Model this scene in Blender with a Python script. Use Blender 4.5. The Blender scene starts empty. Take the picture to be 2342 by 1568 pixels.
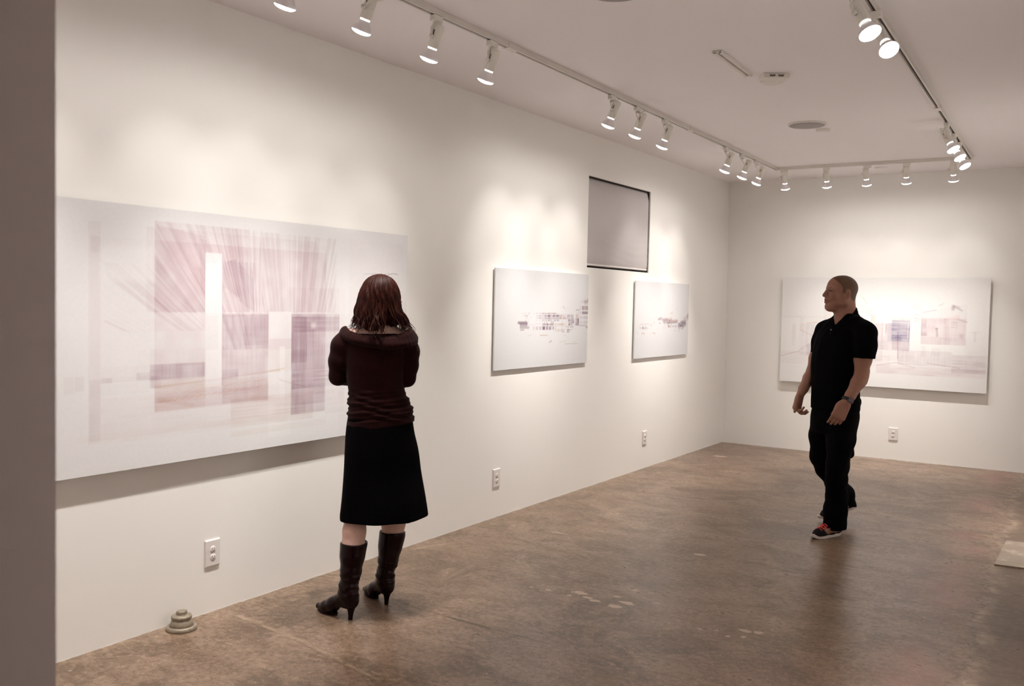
import bpy, bmesh, math, random
import numpy as np
from mathutils import Vector, Matrix

scene = bpy.context.scene
col = scene.collection
R = math.radians
rng = np.random.default_rng(7)
random.seed(7)

# ------------------------------------------------------------------ helpers
def tag(o, label=None, cat=None, group=None, kind=None):
    if label: o['label'] = label
    if cat: o['category'] = cat
    if group: o['group'] = group
    if kind: o['kind'] = kind
    return o

def empty(name, loc, rz=0.0, rot=None):
    o = bpy.data.objects.new(name, None); col.objects.link(o)
    o.location = loc
    o.rotation_euler = rot if rot is not None else (0, 0, rz)
    o.empty_display_size = 0.1
    return o

def link(name, me, parent=None, mats=()):
    o = bpy.data.objects.new(name, me); col.objects.link(o)
    for m in mats: me.materials.append(m)
    if parent: o.parent = parent
    return o

def smooth(me, on=True):
    me.polygons.foreach_set('use_smooth', [on] * len(me.polygons))

class MB:
    """collects simple shapes into one mesh"""
    def __init__(s): s.v = []; s.f = []; s.sm = []
    def add(s, vs, fs, sm=False):
        n = len(s.v); s.v += [tuple(v) for v in vs]
        for f in fs: s.f.append(tuple(i + n for i in f)); s.sm.append(sm)
    def box(s, lo, hi, M=None, bev=0.0):
        x0, y0, z0 = lo; x1, y1, z1 = hi
        if bev > 0:
            bm = bmesh.new(); bmesh.ops.create_cube(bm, size=1)
            for v in bm.verts:
                v.co = Vector(((x0+x1)/2 + v.co.x*(x1-x0), (y0+y1)/2 + v.co.y*(y1-y0), (z0+z1)/2 + v.co.z*(z1-z0)))
            bmesh.ops.bevel(bm, geom=bm.edges[:], offset=bev, segments=2, affect='EDGES', profile=0.5)
            bm.verts.index_update()
            vs = [v.co.copy() for v in bm.verts]; fs = [[v.index for v in f.verts] for f in bm.faces]; bm.free()
        else:
            vs = [Vector(p) for p in ((x0,y0,z0),(x1,y0,z0),(x1,y1,z0),(x0,y1,z0),(x0,y0,z1),(x1,y0,z1),(x1,y1,z1),(x0,y1,z1))]
            fs = [(0,3,2,1),(4,5,6,7),(0,1,5,4),(1,2,6,5),(2,3,7,6),(3,0,4,7)]
        if M is not None: vs = [M @ v for v in vs]
        s.add(vs, fs)
    def lathe(s, prof, n=32, M=None, cap=True, sm=True):
        """prof: (r, z) pairs around the z axis"""
        vs = []; fs = []
        for r, z in prof:
            for i in range(n):
                a = 2*math.pi*i/n; vs.append(Vector((r*math.cos(a), r*math.sin(a), z)))
        for j in range(len(prof)-1):
            for i in range(n):
                k = (i+1) % n; fs.append((j*n+i, j*n+k, (j+1)*n+k, (j+1)*n+i))
        if cap:
            fs.append(tuple(range(n))[::-1]); fs.append(tuple((len(prof)-1)*n + i for i in range(n)))
        if M is not None: vs = [M @ v for v in vs]
        s.add(vs, fs, sm)
    def tube(s, pts, rad, n=8, flat=None):
        pts = [Vector(p) for p in pts]; m = len(pts)
        if not hasattr(rad, '__len__'): rad = [rad]*m
        vs = []; fs = []; up = None
        for i, p in enumerate(pts):
            d = (pts[min(i+1, m-1)] - pts[max(i-1, 0)]).normalized()
            if up is None: up = Vector((0,0,1)) if abs(d.z) < .9 else Vector((1,0,0))
            a = d.cross(up).normalized(); b = a.cross(d).normalized(); up = b
            for k in range(n):
                t = 2*math.pi*k/n; vs.append(p + (a*math.cos(t) + b*math.sin(t)*(flat or 1))*rad[i])
        for j in range(m-1):
            for k in range(n):
                q = (k+1) % n; fs.append((j*n+k, j*n+q, (j+1)*n+q, (j+1)*n+k))
        fs.append(tuple(range(n))[::-1]); fs.append(tuple((m-1)*n+k for k in range(n)))
        s.add(vs, fs, True)
    def build(s, name, m, parent=None, bev=None):
        me = bpy.data.meshes.new(name); me.from_pydata(s.v, [], s.f)
        me.polygons.foreach_set('use_smooth', s.sm)
        bm = bmesh.new(); bm.from_mesh(me); bmesh.ops.recalc_face_normals(bm, faces=bm.faces); bm.to_mesh(me); bm.free()
        me.update()
        o = link(name, me, parent, [m] if not isinstance(m, (list, tuple)) else m)
        return o

def frame(origin, z, x=None):
    z = Vector(z).normalized()
    x = Vector(x) if x is not None else (Vector((0,0,1)) if abs(z.z) < .9 else Vector((1,0,0)))
    y = z.cross(x).normalized(); x = y.cross(z).normalized()
    M = Matrix((x, y, z)).transposed().to_4x4(); M.translation = Vector(origin); return M

# ------------------------------------------------------------------ materials
def newmat(name):
    m = bpy.data.materials.new(name); m.use_nodes = True
    nt = m.node_tree; b = nt.nodes['Principled BSDF']
    return m, nt, b
def N(nt, t, **kw):
    n = nt.nodes.new(t)
    for k, v in kw.items(): setattr(n, k, v)
    return n
def noise(nt, scale, detail=4, rough=.5, vec=None, dist=0):
    n = N(nt, 'ShaderNodeTexNoise'); n.inputs['Scale'].default_value = scale; n.inputs['Detail'].default_value = detail
    n.inputs['Roughness'].default_value = rough; n.inputs['Distortion'].default_value = dist
    if vec is not None: nt.links.new(vec, n.inputs['Vector'])
    return n.outputs['Fac']
def ramp(nt, fac, stops, interp='LINEAR'):
    r = N(nt, 'ShaderNodeValToRGB'); cr = r.color_ramp; cr.interpolation = interp
    while len(cr.elements) < len(stops): cr.elements.new(.5)
    for e, (p, c) in zip(cr.elements, stops):
        e.position = p; e.color = (*c, 1) if len(c) == 3 else c
    nt.links.new(fac, r.inputs[0]); return r.outputs[0]
def mixc(nt, fac, a, b, mode='MIX'):
    m = N(nt, 'ShaderNodeMix', data_type='RGBA', blend_type=mode)
    for v, s in ((fac, 0), (a, 6), (b, 7)):
        if hasattr(v, 'links'): nt.links.new(v, m.inputs[s])
        else: m.inputs[s].default_value = v if s == 0 else (*v, 1)
    return m.outputs[2]
def mth(nt, op, a, b=None, c=None, clamp=False):
    m = N(nt, 'ShaderNodeMath', operation=op); m.use_clamp = clamp
    for i, v in enumerate((a, b, c)):
        if v is None: continue
        if hasattr(v, 'links'): nt.links.new(v, m.inputs[i])
        else: m.inputs[i].default_value = v
    return m.outputs[0]
def bump(nt, b, h, strength=.2, dist=.002):
    n = N(nt, 'ShaderNodeBump'); n.inputs['Strength'].default_value = strength; n.inputs['Distance'].default_value = dist
    nt.links.new(h, n.inputs['Height']); nt.links.new(n.outputs[0], b.inputs['Normal'])
def simple(name, c, rough=.5, metal=0, spec=.5, var=.06, vs=30, bmp=0, bs=200, sheen=0, coat=0):
    m, nt, b = newmat(name)
    tc = N(nt, 'ShaderNodeTexCoord')
    f = noise(nt, vs, 3, vec=tc.outputs['Object'])
    lo = tuple(max(0, x*(1-var)) for x in c); hi = tuple(min(1, x*(1+var)) for x in c)
    nt.links.new(mixc(nt, f, lo, hi), b.inputs['Base Color'])
    b.inputs['Roughness'].default_value = rough; b.inputs['Metallic'].default_value = metal
    b.inputs['Specular IOR Level'].default_value = spec
    if sheen: b.inputs['Sheen Weight'].default_value = sheen
    if coat: b.inputs['Coat Weight'].default_value = coat
    if bmp: bump(nt, b, noise(nt, bs, 3, vec=tc.outputs['Object']), bmp)
    return m
def emis(name, c, s):
    m, nt, b = newmat(name); b.inputs['Base Color'].default_value = (*c, 1)
    b.inputs['Emission Color'].default_value = (*c, 1); b.inputs['Emission Strength'].default_value = s
    return m
def paint(name, c, rough=.6, spec=.3, bs=60, bmp=.12):
    m, nt, b = newmat(name); tc = N(nt, 'ShaderNodeTexCoord')
    f = noise(nt, 1.3, 1, vec=tc.outputs['Object'])
    nt.links.new(mixc(nt, f, tuple(x*.985 for x in c), tuple(min(1, x*1.01) for x in c)), b.inputs['Base Color'])
    b.inputs['Roughness'].default_value = rough; b.inputs['Specular IOR Level'].default_value = spec
    return m

WALLC = (.84, .815, .785)
M = {}
M['wall'] = paint('painted_plaster', WALLC)
M['ceiling'] = paint('ceiling_paint', (.90, .865, .875), .8, .2)
M['lobby'] = paint('lobby_paint', (.88, .76, .745), .7, .2)
M['bead'] = simple('old_caulk', (.42, .38, .33), .8)
M['track'] = simple('track_enamel', (.72, .68, .64), .45)
M['slot'] = simple('track_slot', (.05, .035, .03), .6)
M['lamp'] = simple('lamp_enamel', (.80, .78, .72), .35)
M['slit'] = simple('lamp_slit', (.06, .05, .03), .6)
M['chrome'] = simple('bulb_reflector', (.88, .87, .90), .38, .9)
M['lens'] = emis('bulb_lens', (1, .97, .93), 13)
M['leak'] = emis('bulb_collar_glow', (1, .96, .88), 6)
M['plate'] = simple('outlet_plastic', (.74, .69, .67), .35, var=.02)
M['hole'] = simple('outlet_hole', (.10, .08, .05), .6)
M['board'] = simple('print_board', (.80, .785, .78), .35, var=.01)
M['cleat'] = simple('hanging_cleat', (.3, .25, .2), .6)
M['dark'] = simple('dark_gap', (.045, .032, .025), .8, var=.4, vs=20)
M['grille'] = simple('speaker_grille', (.40, .37, .36), .7, bmp=.3, bs=900)
M['white'] = simple('white_plastic', (.78, .74, .70), .45)
M['brass'] = simple('aged_brass', (.30, .25, .19), .5, .35, var=.45, vs=60, bmp=.4, bs=90)
M['black'] = simple('black_jersey', (.0022, .0018, .0024), .95, spec=.05, var=.3)
M['denim'] = simple('black_denim', (.0022, .0018, .0024), .9, spec=.05, var=.3)
M['skirt'] = simple('black_wool', (.0015, .0012, .0015), .95, spec=.04, var=.3)
M['sweater'] = simple('burgundy_velour', (.013, .0022, .0018), .85, spec=.06, var=.5, vs=25, sheen=.04)
M['leather'] = simple('oxblood_leather', (.008, .0012, .0016), .22, spec=.16, var=.4, vs=40, bmp=.15, bs=120)
M['rubber'] = simple('sole_rubber', (.62, .55, .52), .6)
M['lace'] = simple('red_lace', (.75, .06, .05), .7)
M['patch'] = simple('grey_suede', (.42, .36, .36), .8)
M['suede'] = simple('black_suede', (.012, .01, .012), .9, spec=.15)
M['watch'] = simple('watch_metal', (.10, .06, .06), .3, .7)
M['glass'] = simple('watch_glass', (.12, .10, .13), .1, .2)
M['strap'] = simple('watch_strap', (.012, .008, .01), .6)
M['button'] = simple('shirt_button', (.12, .10, .13), .3)
M['eye'] = simple('eye_dark', (.04, .015, .01), .2)
M['white_eye'] = simple('eye_white', (.45, .36, .33), .3)
def attrmat(name, rough, spec=.4, bmp=0, bs=300, sss=0):
    m, nt, b = newmat(name)
    a = N(nt, 'ShaderNodeAttribute'); a.attribute_name = 'tint'
    tc = N(nt, 'ShaderNodeTexCoord')
    f = noise(nt, 60, 3, vec=tc.outputs['Object'])
    c = mixc(nt, 1.0, a.outputs['Color'], mixc(nt, f, (.93,.93,.93), (1,1,1)), 'MULTIPLY')
    nt.links.new(c, b.inputs['Base Color'])
    b.inputs['Roughness'].default_value = rough; b.inputs['Specular IOR Level'].default_value = spec
    if sss: b.inputs['Subsurface Weight'].default_value = sss; b.inputs['Subsurface Scale'].default_value = .01
    if bmp: bump(nt, b, noise(nt, bs, 3, vec=tc.outputs['Object']), bmp)
    return m
M['skin'] = attrmat('skin', .6, .25, .1)
M['hair'] = simple('auburn_hair', (.023, .0034, .0012), .5, spec=.12, var=.85, vs=40)
M['print'] = attrmat('pigment_print', .3, .45)

for k_ in ('lens', 'leak'): M[k_].cycles.emission_sampling = 'NONE'

# ------------------------------------------------------------------ measures of the room
H, L, RX = 2.985, 10.315, 3.74
TRK = .028
# ------------------------------------------------------------------ room shell
def struct(o): o['kind'] = 'structure'; return o
def slab(name, lo, hi, m): b = MB(); b.box(lo, hi); return struct(b.build(name, m))

def floor_material():
    m, nt, b = newmat('polished_concrete')
    g = N(nt, 'ShaderNodeNewGeometry'); pos = g.outputs['Position']
    mp = N(nt, 'ShaderNodeMapping'); mp.inputs['Rotation'].default_value = (0, 0, R(28)); mp.inputs['Scale'].default_value = (1, 1.7, 1)
    nt.links.new(pos, mp.inputs['Vector']); v = mp.outputs[0]
    big = noise(nt, .9, 5, .6, pos, .6); mid = noise(nt, 3.2, 5, .68, v, .8); fine = noise(nt, 22, 4, .7, v); micro = noise(nt, 120, 2, .6, pos)
    c = ramp(nt, big, [(.30, (.215, .155, .138)), (.46, (.275, .205, .165)), (.58, (.31, .235, .195)), (.70, (.235, .178, .168))])
    c = mixc(nt, mth(nt, 'MULTIPLY', ramp(nt, mid, [(.44, (0,0,0)), (.62, (1,1,1))]), .80), c, (.150, .105, .078))
    c = mixc(nt, mth(nt, 'MULTIPLY', ramp(nt, mid, [(.28, (1,1,1)), (.42, (0,0,0))]), .55), c, (.42, .33, .26))
    c = mixc(nt, mth(nt, 'MULTIPLY', ramp(nt, fine, [(.46, (0,0,0)), (.66, (1,1,1))]), .38), c, (.15, .10, .065))
    c = mixc(nt, mth(nt, 'MULTIPLY', ramp(nt, micro, [(.40, (0,0,0)), (.62, (1,1,1))]), .38), c, (.40, .31, .24))
    blot = noise(nt, 1.9, 6, .72, pos, 1.1); blot2 = noise(nt, 5.5, 6, .75, v, .9)
    c = mixc(nt, mth(nt, 'MULTIPLY', ramp(nt, blot, [(.50, (0,0,0)), (.58, (1,1,1))]), .58), c, (.115, .082, .060))
    c = mixc(nt, mth(nt, 'MULTIPLY', ramp(nt, blot2, [(.33, (1,1,1)), (.42, (0,0,0))]), .50), c, (.44, .34, .27))
    c = mixc(nt, mth(nt, 'MULTIPLY', ramp(nt, blot2, [(.58, (0,0,0)), (.66, (1,1,1))]), .60), c, (.095, .066, .040))
    gr = noise(nt, 34, 5, .8, pos)
    c = mixc(nt, mth(nt, 'MULTIPLY', ramp(nt, gr, [(.52, (0,0,0)), (.60, (1,1,1))]), .60), c, (.115, .078, .045))
    c = mixc(nt, mth(nt, 'MULTIPLY', ramp(nt, gr, [(.38, (1,1,1)), (.45, (0,0,0))]), .52), c, (.47, .37, .29))
    # reddish stain near the right hand side
    sep = N(nt, 'ShaderNodeSeparateXYZ'); nt.links.new(pos, sep.inputs[0]); X, Y = sep.outputs[0], sep.outputs[1]
    wob = mth(nt, 'MULTIPLY', mth(nt, 'SUBTRACT', noise(nt, 1.7, 6, .7, pos), .5), .42)
    edge = mth(nt, 'ADD', mth(nt, 'SUBTRACT', X, mth(nt, 'MULTIPLY_ADD', Y, -.033, 3.355)), wob)   # 0 on the old wall line
    right = mth(nt, 'MULTIPLY', mth(nt, 'ADD', edge, 0), 60, clamp=True)
    c = mixc(nt, mth(nt, 'MULTIPLY', right, .60), c, (.13, .092, .072))
    near = mth(nt, 'SUBTRACT', 1, mth(nt, 'MULTIPLY', mth(nt, 'ABSOLUTE', mth(nt, 'SUBTRACT', edge, .035)), 13), clamp=True)
    rough_n = ramp(nt, noise(nt, 9, 5, .75, pos), [(.42, (0,0,0)), (.6, (1,1,1))])
    c = mixc(nt, mth(nt, 'MULTIPLY', mth(nt, 'MULTIPLY', near, rough_n), .75), c, (.52, .43, .35))
    line = mth(nt, 'SUBTRACT', 1, mth(nt, 'MULTIPLY', mth(nt, 'ABSOLUTE', edge), 60), clamp=True)
    c = mixc(nt, mth(nt, 'MULTIPLY', mth(nt, 'MULTIPLY', line, ramp(nt, noise(nt, 14, 4, .6, pos), [(.45, (0,0,0)), (.55, (1,1,1))])), .8), c, (.07, .05, .015))
    pink = mth(nt, 'SUBTRACT', 1, mth(nt, 'MULTIPLY', mth(nt, 'ABSOLUTE', mth(nt, 'ADD', edge, .16)), 4.5), clamp=True)
    c = mixc(nt, mth(nt, 'MULTIPLY', mth(nt, 'MULTIPLY', pink, ramp(nt, noise(nt, 2.2, 4, .6, pos), [(.40, (0,0,0)), (.6, (1,1,1))])), .6), c, (.34, .17, .16))
    # cracks and saw cuts: distance to a segment, broken up by noise
    wx = mth(nt, 'ADD', X, mth(nt, 'MULTIPLY', mth(nt, 'SUBTRACT', noise(nt, 6, 4, .7, pos), .5), .05))
    brkn = noise(nt, 11, 4, .6, pos)
    def seg(x0, y0, x1, y1, w, colr, amt, brk=.45):
        nonlocal c
        dx, dy = x1-x0, y1-y0; l2 = dx*dx+dy*dy; ln = math.sqrt(l2)
        t = mth(nt, 'ADD', mth(nt, 'MULTIPLY', mth(nt, 'SUBTRACT', wx, x0), dx/l2), mth(nt, 'MULTIPLY', mth(nt, 'SUBTRACT', Y, y0), dy/l2))
        d = mth(nt, 'ABSOLUTE', mth(nt, 'SUBTRACT', mth(nt, 'MULTIPLY', mth(nt, 'SUBTRACT', wx, x0), dy/ln), mth(nt, 'MULTIPLY', mth(nt, 'SUBTRACT', Y, y0), dx/ln)))
        inside = mth(nt, 'MULTIPLY', mth(nt, 'MULTIPLY', mth(nt, 'ADD', t, .0), 12, clamp=True), mth(nt, 'MULTIPLY', mth(nt, 'SUBTRACT', 1, t), 12, clamp=True))
        k = mth(nt, 'MULTIPLY', mth(nt, 'SUBTRACT', 1, mth(nt, 'DIVIDE', d, w), clamp=True), inside)
        k = mth(nt, 'MULTIPLY', k, ramp(nt, brkn, [(brk-.1, (.15,.15,.15)), (brk+.1, (1,1,1))]))
        c = mixc(nt, mth(nt, 'MULTIPLY', k, amt), c, colr)
    for s_ in SEGS: seg(*s_)
    # pale chips
    def chip(x, y, rx, ry, colr=(.62, .50, .43), amt=.85):
        nonlocal c
        a = mth(nt, 'DIVIDE', mth(nt, 'SUBTRACT', X, x), rx); bb = mth(nt, 'DIVIDE', mth(nt, 'SUBTRACT', Y, y), ry)
        q = mth(nt, 'ADD', mth(nt, 'ADD', mth(nt, 'MULTIPLY', a, a), mth(nt, 'MULTIPLY', bb, bb)), mth(nt, 'MULTIPLY', chipn, 2.4))
        k = mth(nt, 'MULTIPLY', mth(nt, 'SUBTRACT', 1.9, q), 5, clamp=True)
        c = mixc(nt, mth(nt, 'MULTIPLY', k, amt), c, colr)
    chipn = noise(nt, 26, 4, .6, pos)
    for q in CHIPS: chip(*q)
    # a scatter of tiny flecks
    vo = N(nt, 'ShaderNodeTexVoronoi'); vo.inputs['Scale'].default_value = 7; nt.links.new(pos, vo.inputs['Vector'])
    sc = N(nt, 'ShaderNodeSeparateColor'); nt.links.new(vo.outputs['Color'], sc.inputs[0])
    fl = mth(nt, 'MULTIPLY', mth(nt, 'LESS_THAN', vo.outputs['Distance'], .055), mth(nt, 'GREATER_THAN', sc.outputs[0], .80))
    c = mixc(nt, mth(nt, 'MULTIPLY', fl, .6), c, (.52, .42, .35))
    vo2 = N(nt, 'ShaderNodeTexVoronoi'); vo2.inputs['Scale'].default_value = 5; nt.links.new(v, vo2.inputs['Vector'])
    sc2 = N(nt, 'ShaderNodeSeparateColor'); nt.links.new(vo2.outputs['Color'], sc2.inputs[0])
    fl2 = mth(nt, 'MULTIPLY', mth(nt, 'LESS_THAN', vo2.outputs['Distance'], .06), mth(nt, 'GREATER_THAN', sc2.outputs[1], .72))
    c = mixc(nt, mth(nt, 'MULTIPLY', fl2, .6), c, (.10, .07, .035))
    # paler scuffed band by the white wall
    sw = mth(nt, 'SUBTRACT', 1, mth(nt, 'DIVIDE', X, .35), clamp=True)
    c = mixc(nt, mth(nt, 'MULTIPLY', mth(nt, 'MULTIPLY', sw, ramp(nt, fine, [(.3, (1,1,1)), (.55, (0,0,0))])), .5), c, (.52, .43, .33))
    c = mixc(nt, 1.0, c, (.755, .668, .585), 'MULTIPLY')
    nt.links.new(c, b.inputs['Base Color'])
    rg = mth(nt, 'MULTIPLY_ADD', mid, .22, .15)
    rg = mth(nt, 'MULTIPLY_ADD', fine, .10, rg)
    nt.links.new(rg, b.inputs['Roughness']); b.inputs['Specular IOR Level'].default_value = .30
    return m
SEGS = [
 (.60, 3.70, .98, 3.67, .010, (.06, .045, .015), .8, .50), (.96, 3.67, 1.28, 3.655, .016, (.05, .035, .012), .95, .42), (1.25, 3.66, 1.62, 3.65, .008, (.06, .045, .02), .75, .40), (1.6, 3.65, 2.6, 3.62, .006, (.11, .08, .05), .5, .5),
 (.10, 3.08, .72, 3.01, .018, (.46, .37, .28), .65, .44), (.10, 3.06, .72, 2.99, .007, (.08, .06, .03), .7, .48), (.68, 3.01, 1.25, 2.88, .014, (.44, .35, .26), .55, .45), (.68, 2.99, 1.25, 2.86, .006, (.09, .07, .04), .6, .48),
 (.04, 4.50, .16, 4.78, .014, (.60, .52, .42), .8, .45), (1.50, 3.90, 1.66, 3.97, .009, (.06, .05, .015), .9, .3),
 (1.60, 10.2, 2.09, 9.14, .012, (.13, .095, .07), .55, .3), (2.09, 9.14, 2.01, 7.98, .012, (.13, .095, .07), .5, .3),
 (1.55, 6.6, 2.9, 6.35, .008, (.13, .10, .07), .5, .45), (1.0, 5.6, 1.65, 5.1, .006, (.14, .10, .08), .5, .45),
 (2.45, 4.98, 3.08, 4.84, .008, (.11, .08, .04), .65, .45), (2.05, 5.6, 2.6, 5.45, .007, (.12, .09, .05), .55, .45),
 (3.30, 6.15, 3.31, 6.43, .006, (.07, .055, .02), .8, .2)]
CHIPS = [(1.34, 4.399, 0.055, 0.035), (1.417, 4.354, 0.04, 0.02), (1.469, 4.33, 0.05, 0.025), (1.595, 4.309, 0.05, 0.03), (1.633, 4.397, 0.06, 0.03), (1.538, 4.462, 0.03, 0.015), (1.076, 4.329, 0.02, 0.012), (1.319, 4.328, 0.02, 0.015), (1.18, 4.338, 0.03, 0.012), (1.586, 5.534, 0.05, 0.03), (2.277, 4.361, 0.05, 0.022), (2.332, 4.371, 0.03, 0.03), (2.38, 4.45, 0.015, 0.01), (2.088, 4.253, 0.018, 0.012), (2.161, 4.284, 0.015, 0.012), (2.232, 4.24, 0.015, 0.02), (2.295, 4.273, 0.015, 0.02), (1.928, 4.243, 0.012, 0.01), (0.596, 5.472, 0.08, 0.01), (0.338, 9.326, 0.1, 0.05), (1.561, 4.62, 0.04, 0.015), (1.759, 4.49, 0.03, 0.01), (1.997, 3.438, 0.06, 0.09, (0.22, 0.17, 0.1), 0.6), (1.657, 3.511, 0.012, 0.02, (0.22, 0.17, 0.1), 0.6)]
M['floor'] = floor_material()

fb = MB(); fb.box((-.02, -3.2, -.12), (6.2, L+.02, 0)); struct(fb.build('floor', M['floor']))
slab('ceiling', (-.02, -3.2, H), (6.2, L+.02, H+.1), M['ceiling'])
# left wall: one slab with the window opening left free
WY0, WY1, WZ0, WZ1 = 6.900, 8.146, 1.874, 2.640
def wall_left():
    b = MB(); T = -.22
    ys = [-3.2, WY0, WY1, L+.2]; zs = [0, WZ0, WZ1, H]
    V = {}; vs = []
    for k, x in enumerate((0, T)):
        for i, y in enumerate(ys):
            for j, z in enumerate(zs): V[k, i, j] = len(vs); vs.append((x, y, z))
    fs = []
    for i in range(3):
        for j in range(3):
            if i == 1 and j == 1: continue
            fs.append((V[0,i,j], V[0,i+1,j], V[0,i+1,j+1], V[0,i,j+1])); fs.append((V[1,i,j], V[1,i,j+1], V[1,i+1,j+1], V[1,i+1,j]))
    ring = [(1,1),(2,1),(2,2),(1,2)]
    for a in range(4):
        p, q = ring[a], ring[(a+1) % 4]; fs.append((V[(0,)+p], V[(1,)+p], V[(1,)+q], V[(0,)+q]))
    out = [(0,0),(1,0),(2,0),(3,0),(3,1),(3,2),(3,3),(2,3),(1,3),(0,3),(0,2),(0,1)]
    for a in range(12):
        p, q = out[a], out[(a+1) % 12]; fs.append((V[(0,)+p], V[(0,)+q], V[(1,)+q], V[(1,)+p]))
    b.add(vs, fs); return struct(b.build('wall_left', M['wall']))
wall_left()
slab('wall_back', (0, L, 0), (6.2, L+.2, H), M['wall'])
slab('wall_right', (RX, 1.55, 0), (RX+2.3, L, H), M['wall'])
slab('wall_front', (-.02, -3.4, 0), (6.2, -3.2, H), M['lobby'])
slab('wall_lobby_side', (6.04, -3.2, 0), (6.2, 1.55, H), M['lobby'])
slab('wall_pier', (0.0, .74, 0), (2.198, .90, H), M['lobby'])
# white caulk bead along the foot of the walls
def bead(name, p0, p1, nrm):
    b = MB(); n = 220; p0 = Vector(p0); p1 = Vector(p1); nrm = Vector(nrm); vs = []; fs = []
    for i in range(n+1):
        p = p0.lerp(p1, i/n); w = .0012 + .002*random.random(); h = .0008 + .003*random.random()
        vs += [p, p + nrm*w, p + nrm*w*.6 + Vector((0,0,h*.7)), p + Vector((0,0,h))]
        if i: k = 4*i; fs += [(k-4+a, k+a, k+(a+1) % 4, k-4+(a+1) % 4) for a in range(4)]
    fs += [(0,1,2,3), (4*n+3, 4*n+2, 4*n+1, 4*n)]
    b.add(vs, fs, False); return struct(b.build(name, M['bead']))
bead('trim_1', (0, .9, 0), (0, L, 0), (1, 0, 0)); bead('trim_2', (0.01, L, 0), (RX, L, 0), (0, -1, 0))
# raised pale repair slab in the floor at the right
b = MB(); b.add([(3.165,6.42,0),(3.74,6.50,0),(3.74,7.24,0),(3.17,7.17,0),(3.165,6.42,.009),(3.74,6.50,.009),(3.74,7.24,.003),(3.17,7.17,.003)],
      [(0,3,2,1),(4,5,6,7),(0,1,5,4),(1,2,6,5),(2,3,7,6),(3,0,4,7)])
m_, nt_, b_ = newmat('pale_cement'); tc_ = N(nt_, 'ShaderNodeTexCoord')
nt_.links.new(ramp(nt_, noise(nt_, 6, 6, .7, tc_.outputs['Object']), [(.35, (.21,.155,.115)), (.55, (.26,.20,.15)), (.68, (.42,.345,.275))]), b_.inputs['Base Color'])
b_.inputs['Roughness'].default_value = .6
struct(b.build('trim_3', m_))

# window opening with a dark reveal behind the fabric panel
wn = MB()
wn.box((-.20, WY0-.001, WZ0-.001), (-.19, WY1+.001, WZ1+.001))
for lo, hi in (((-.19, WY0, WZ0), (-.012, WY0+.005, WZ1)), ((-.19, WY1-.005, WZ0), (-.012, WY1, WZ1)),
               ((-.19, WY0+.005, WZ0), (-.012, WY1-.005, WZ0+.004)), ((-.19, WY0+.005, WZ1-.004), (-.012, WY1-.005, WZ1))): wn.box(lo, hi)
wo = struct(wn.build('window_1', M['dark']))
def window_blind():
    root = empty('window_blind', (-.02, (WY0+WY1)/2, WZ0))
    tag(root, 'flat grey fabric blind filling the small dark-edged window opening high on the left wall', 'blind')
    y0, y1, z0, z1 = WY0+.024, WY1-.012, WZ0+.015, WZ1-.010
    ny, nz = 60, 44; vs = []; fs = []
    for i in range(ny+1):
        for j in range(nz+1):
            y = y0+(y1-y0)*i/ny; z = z0+(z1-z0)*j/nz; t = (z-z0)/(z1-z0); s_ = (y-y0)/(y1-y0)
            x = .020*max(0, 1-(1-t)/.10)*-1.0 - .012*max(0, 1-t/.07) - .006*max(0, 1-s_/.04)
            x += .0022*math.sin(z*95+3*math.sin(y*5))*max(0, .55-t)*s_*1.6
            vs.append((x+.02-.012, y-(WY0+WY1)/2, z-WZ0))
    for i in range(ny):
        for j in range(nz): a = i*(nz+1)+j; fs.append((a, a+nz+1, a+nz+2, a+1))
    n0 = len(vs); vs += [(v[0]-.006, v[1], v[2]) for v in vs]
    fs += [tuple(n0+k for k in f[::-1]) for f in list(fs)]
    bd = [i*(nz+1) for i in range(ny+1)] + [ny*(nz+1)+j for j in range(1, nz+1)] + [i*(nz+1)+nz for i in range(ny-1, -1, -1)] + [j for j in range(nz-1, 0, -1)]
    for k in range(len(bd)): p, q = bd[k], bd[(k+1) % len(bd)]; fs.append((p, n0+p, n0+q, q))
    b = MB(); b.add([Vector(v) for v in vs], fs, True)
    m, nt, bb = newmat('blind_fabric'); tc = N(nt, 'ShaderNodeTexCoord'); mp = N(nt, 'ShaderNodeMapping'); mp.inputs['Scale'].default_value = (1, 6, 120)
    nt.links.new(tc.outputs['Object'], mp.inputs[0])
    f = noise(nt, 3, 4, .6, mp.outputs[0])
    nt.links.new(mixc(nt, f, (.41, .375, .375), (.51, .47, .465)), bb.inputs['Base Color']); bb.inputs['Roughness'].default_value = .55
    bump(nt, bb, f, .3, .001)
    b.build('fabric', m, root)
    r = MB(); r.box((-.01, y0-(WY0+WY1)/2, .022), (.006, y1-(WY0+WY1)/2, .034)); r.build('bottom_bar', M['plate'], root)
window_blind()

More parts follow.
